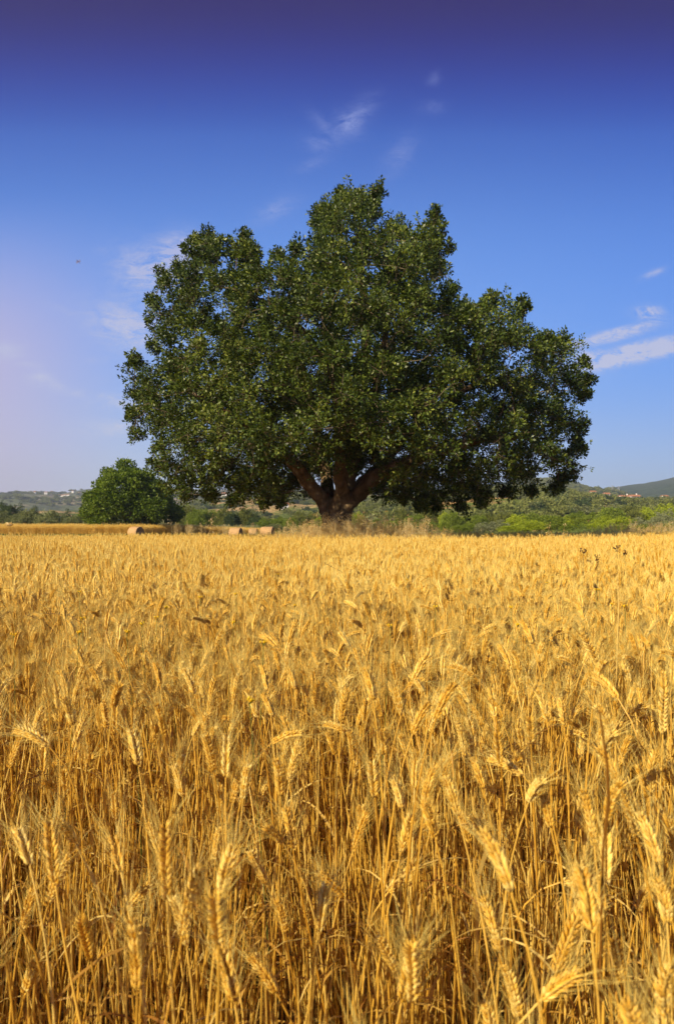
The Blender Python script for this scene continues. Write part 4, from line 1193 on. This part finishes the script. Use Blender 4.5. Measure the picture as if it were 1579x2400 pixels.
PT=[(1470,836,130,15,13,1.9),(1420,792,95,10,12,1.5),(1560,812,70,16,18,1.7),(1490,812,60,10,14,1.2),(1516,732,30,14,0,1.7),(1530,640,24,7,22,1.2),(1475,768,70,7,12,1.0),(1390,835,45,14,0,1.2),
(300,765,85,42,-18,1.5),(335,640,65,50,-30,1.2),(425,605,52,46,0,2.6),(20,825,36,20,0,.9),(95,888,30,14,0,.9),(135,905,20,10,-20,.7),(70,855,30,8,-5,.4),
(835,272,55,24,48,.42),(815,290,34,20,-45,.40),(745,335,34,20,-10,.36),(765,295,44,16,-40,.30),(935,365,52,26,50,.32),(1012,250,28,16,0,.26),(1020,185,20,16,40,.18),(650,490,50,20,28,.42),(735,385,40,14,20,.26),
(145,725,34,8,-20,.35),(215,925,60,8,-6,.6),(290,945,60,16,0,.8),(270,1005,80,18,0,.7),(215,845,14,8,0,.3),(245,845,12,8,0,.3),(240,585,20,8,0,.2),(1330,850,90,40,0,.35),(700,870,500,200,0,.12)]
tot=None
for a in PT:
    q=patch(*a); tot=q if tot is None else math_node(nt,'ADD',tot,q)
mp=N.new('ShaderNodeMapping'); mp.inputs['Rotation'].default_value=(0,0,R(-14)); mp.inputs['Scale'].default_value=(1,2.3,1); L.new(cmb.outputs[0],mp.inputs[0])
cn=noise_node(nt,19,10,.68,mp.outputs[0],1.2)
cn2=noise_node(nt,70,8,.7,mp.outputs[0],1.5)
nn=math_node(nt,'MULTIPLY_ADD',cn2.outputs[0],.35,math_node(nt,'MULTIPLY',cn.outputs[0],.75))
nn=math_node(nt,'SUBTRACT',nn,.42)
dens=math_node(nt,'MULTIPLY',math_node(nt,'MULTIPLY',tot,1.25),math_node(nt,'MULTIPLY',nn,3.6,clamp=True),clamp=True)
front=math_node(nt,'GREATER_THAN',sp.outputs[1],.05)
dens=math_node(nt,'MULTIPLY',math_node(nt,'MULTIPLY',dens,front),.95)
cloudc=mixc(nt,math_node(nt,'MULTIPLY',V,1.6,clamp=True),lin((225,225,238)),lin((150,165,225)))
base=mixc(nt,dens,base,cloudc)
skc=N.new('ShaderNodeVectorMath'); skc.operation='SCALE'; skc.inputs['Scale'].default_value=1.0; L.new(sky.outputs[0],skc.inputs[0])
SKYS=.10; EXPO=.45
sc2=N.new('ShaderNodeVectorMath'); sc2.operation='SCALE'; sc2.inputs['Scale'].default_value=1/SKYS/2**EXPO; L.new(base,sc2.inputs[0])
L.new(sc2.outputs[0],tint.inputs[6]); L.new(skc.outputs[0],tint.inputs[7])
bg=N.new('ShaderNodeBackground'); bg.inputs[1].default_value=SKYS; L.new(tint.outputs[2],bg.inputs[0])
wo=N.new('ShaderNodeOutputWorld'); L.new(bg.outputs[0],wo.inputs[0])

sl=bpy.data.lights.new('sun','SUN'); sl.energy=5.0; sl.angle=R(.5); sl.color=(1.0,.85,.58)
so=bpy.data.objects.new('sun',sl); COL.objects.link(so); so.rotation_euler=sd.to_track_quat('Z','Y').to_euler(); so.location=(-20,-20,30)

# ---------------------------------------------------------------- camera
cam=bpy.data.cameras.new('camera'); co=bpy.data.objects.new('camera',cam); COL.objects.link(co)
co.location=(0,0,CH); co.rotation_euler=(R(90),0,0)
cam.sensor_fit='VERTICAL'; cam.sensor_height=36; cam.lens=22
cam.shift_y=(HY-1200)/2400
cam.clip_start=.05; cam.clip_end=20000
cam.dof.use_dof=True; cam.dof.focus_distance=4.2; cam.dof.aperture_fstop=6.8
scene.camera=co
vs=scene.view_settings; vs.view_transform='Standard'; vs.look='None'; vs.exposure=EXPO; vs.gamma=1; vs.use_curve_mapping=False
scene.cycles.max_bounces=6; scene.cycles.diffuse_bounces=4; scene.cycles.glossy_bounces=2; scene.cycles.transmission_bounces=4; scene.cycles.transparent_max_bounces=6; scene.cycles.volume_bounces=0
scene.cycles.use_denoising=True; scene.cycles.denoiser='OPENIMAGEDENOISE'; scene.cycles.denoising_input_passes='RGB_ALBEDO_NORMAL'; scene.cycles.denoising_prefilter='ACCURATE'

import re as _re
for _o in bpy.data.objects:
    if _o.get('label') and len(_re.findall(r"[A-Za-z0-9']+",_o['label']))>16: print('LONG',_o.name,_o['label'])
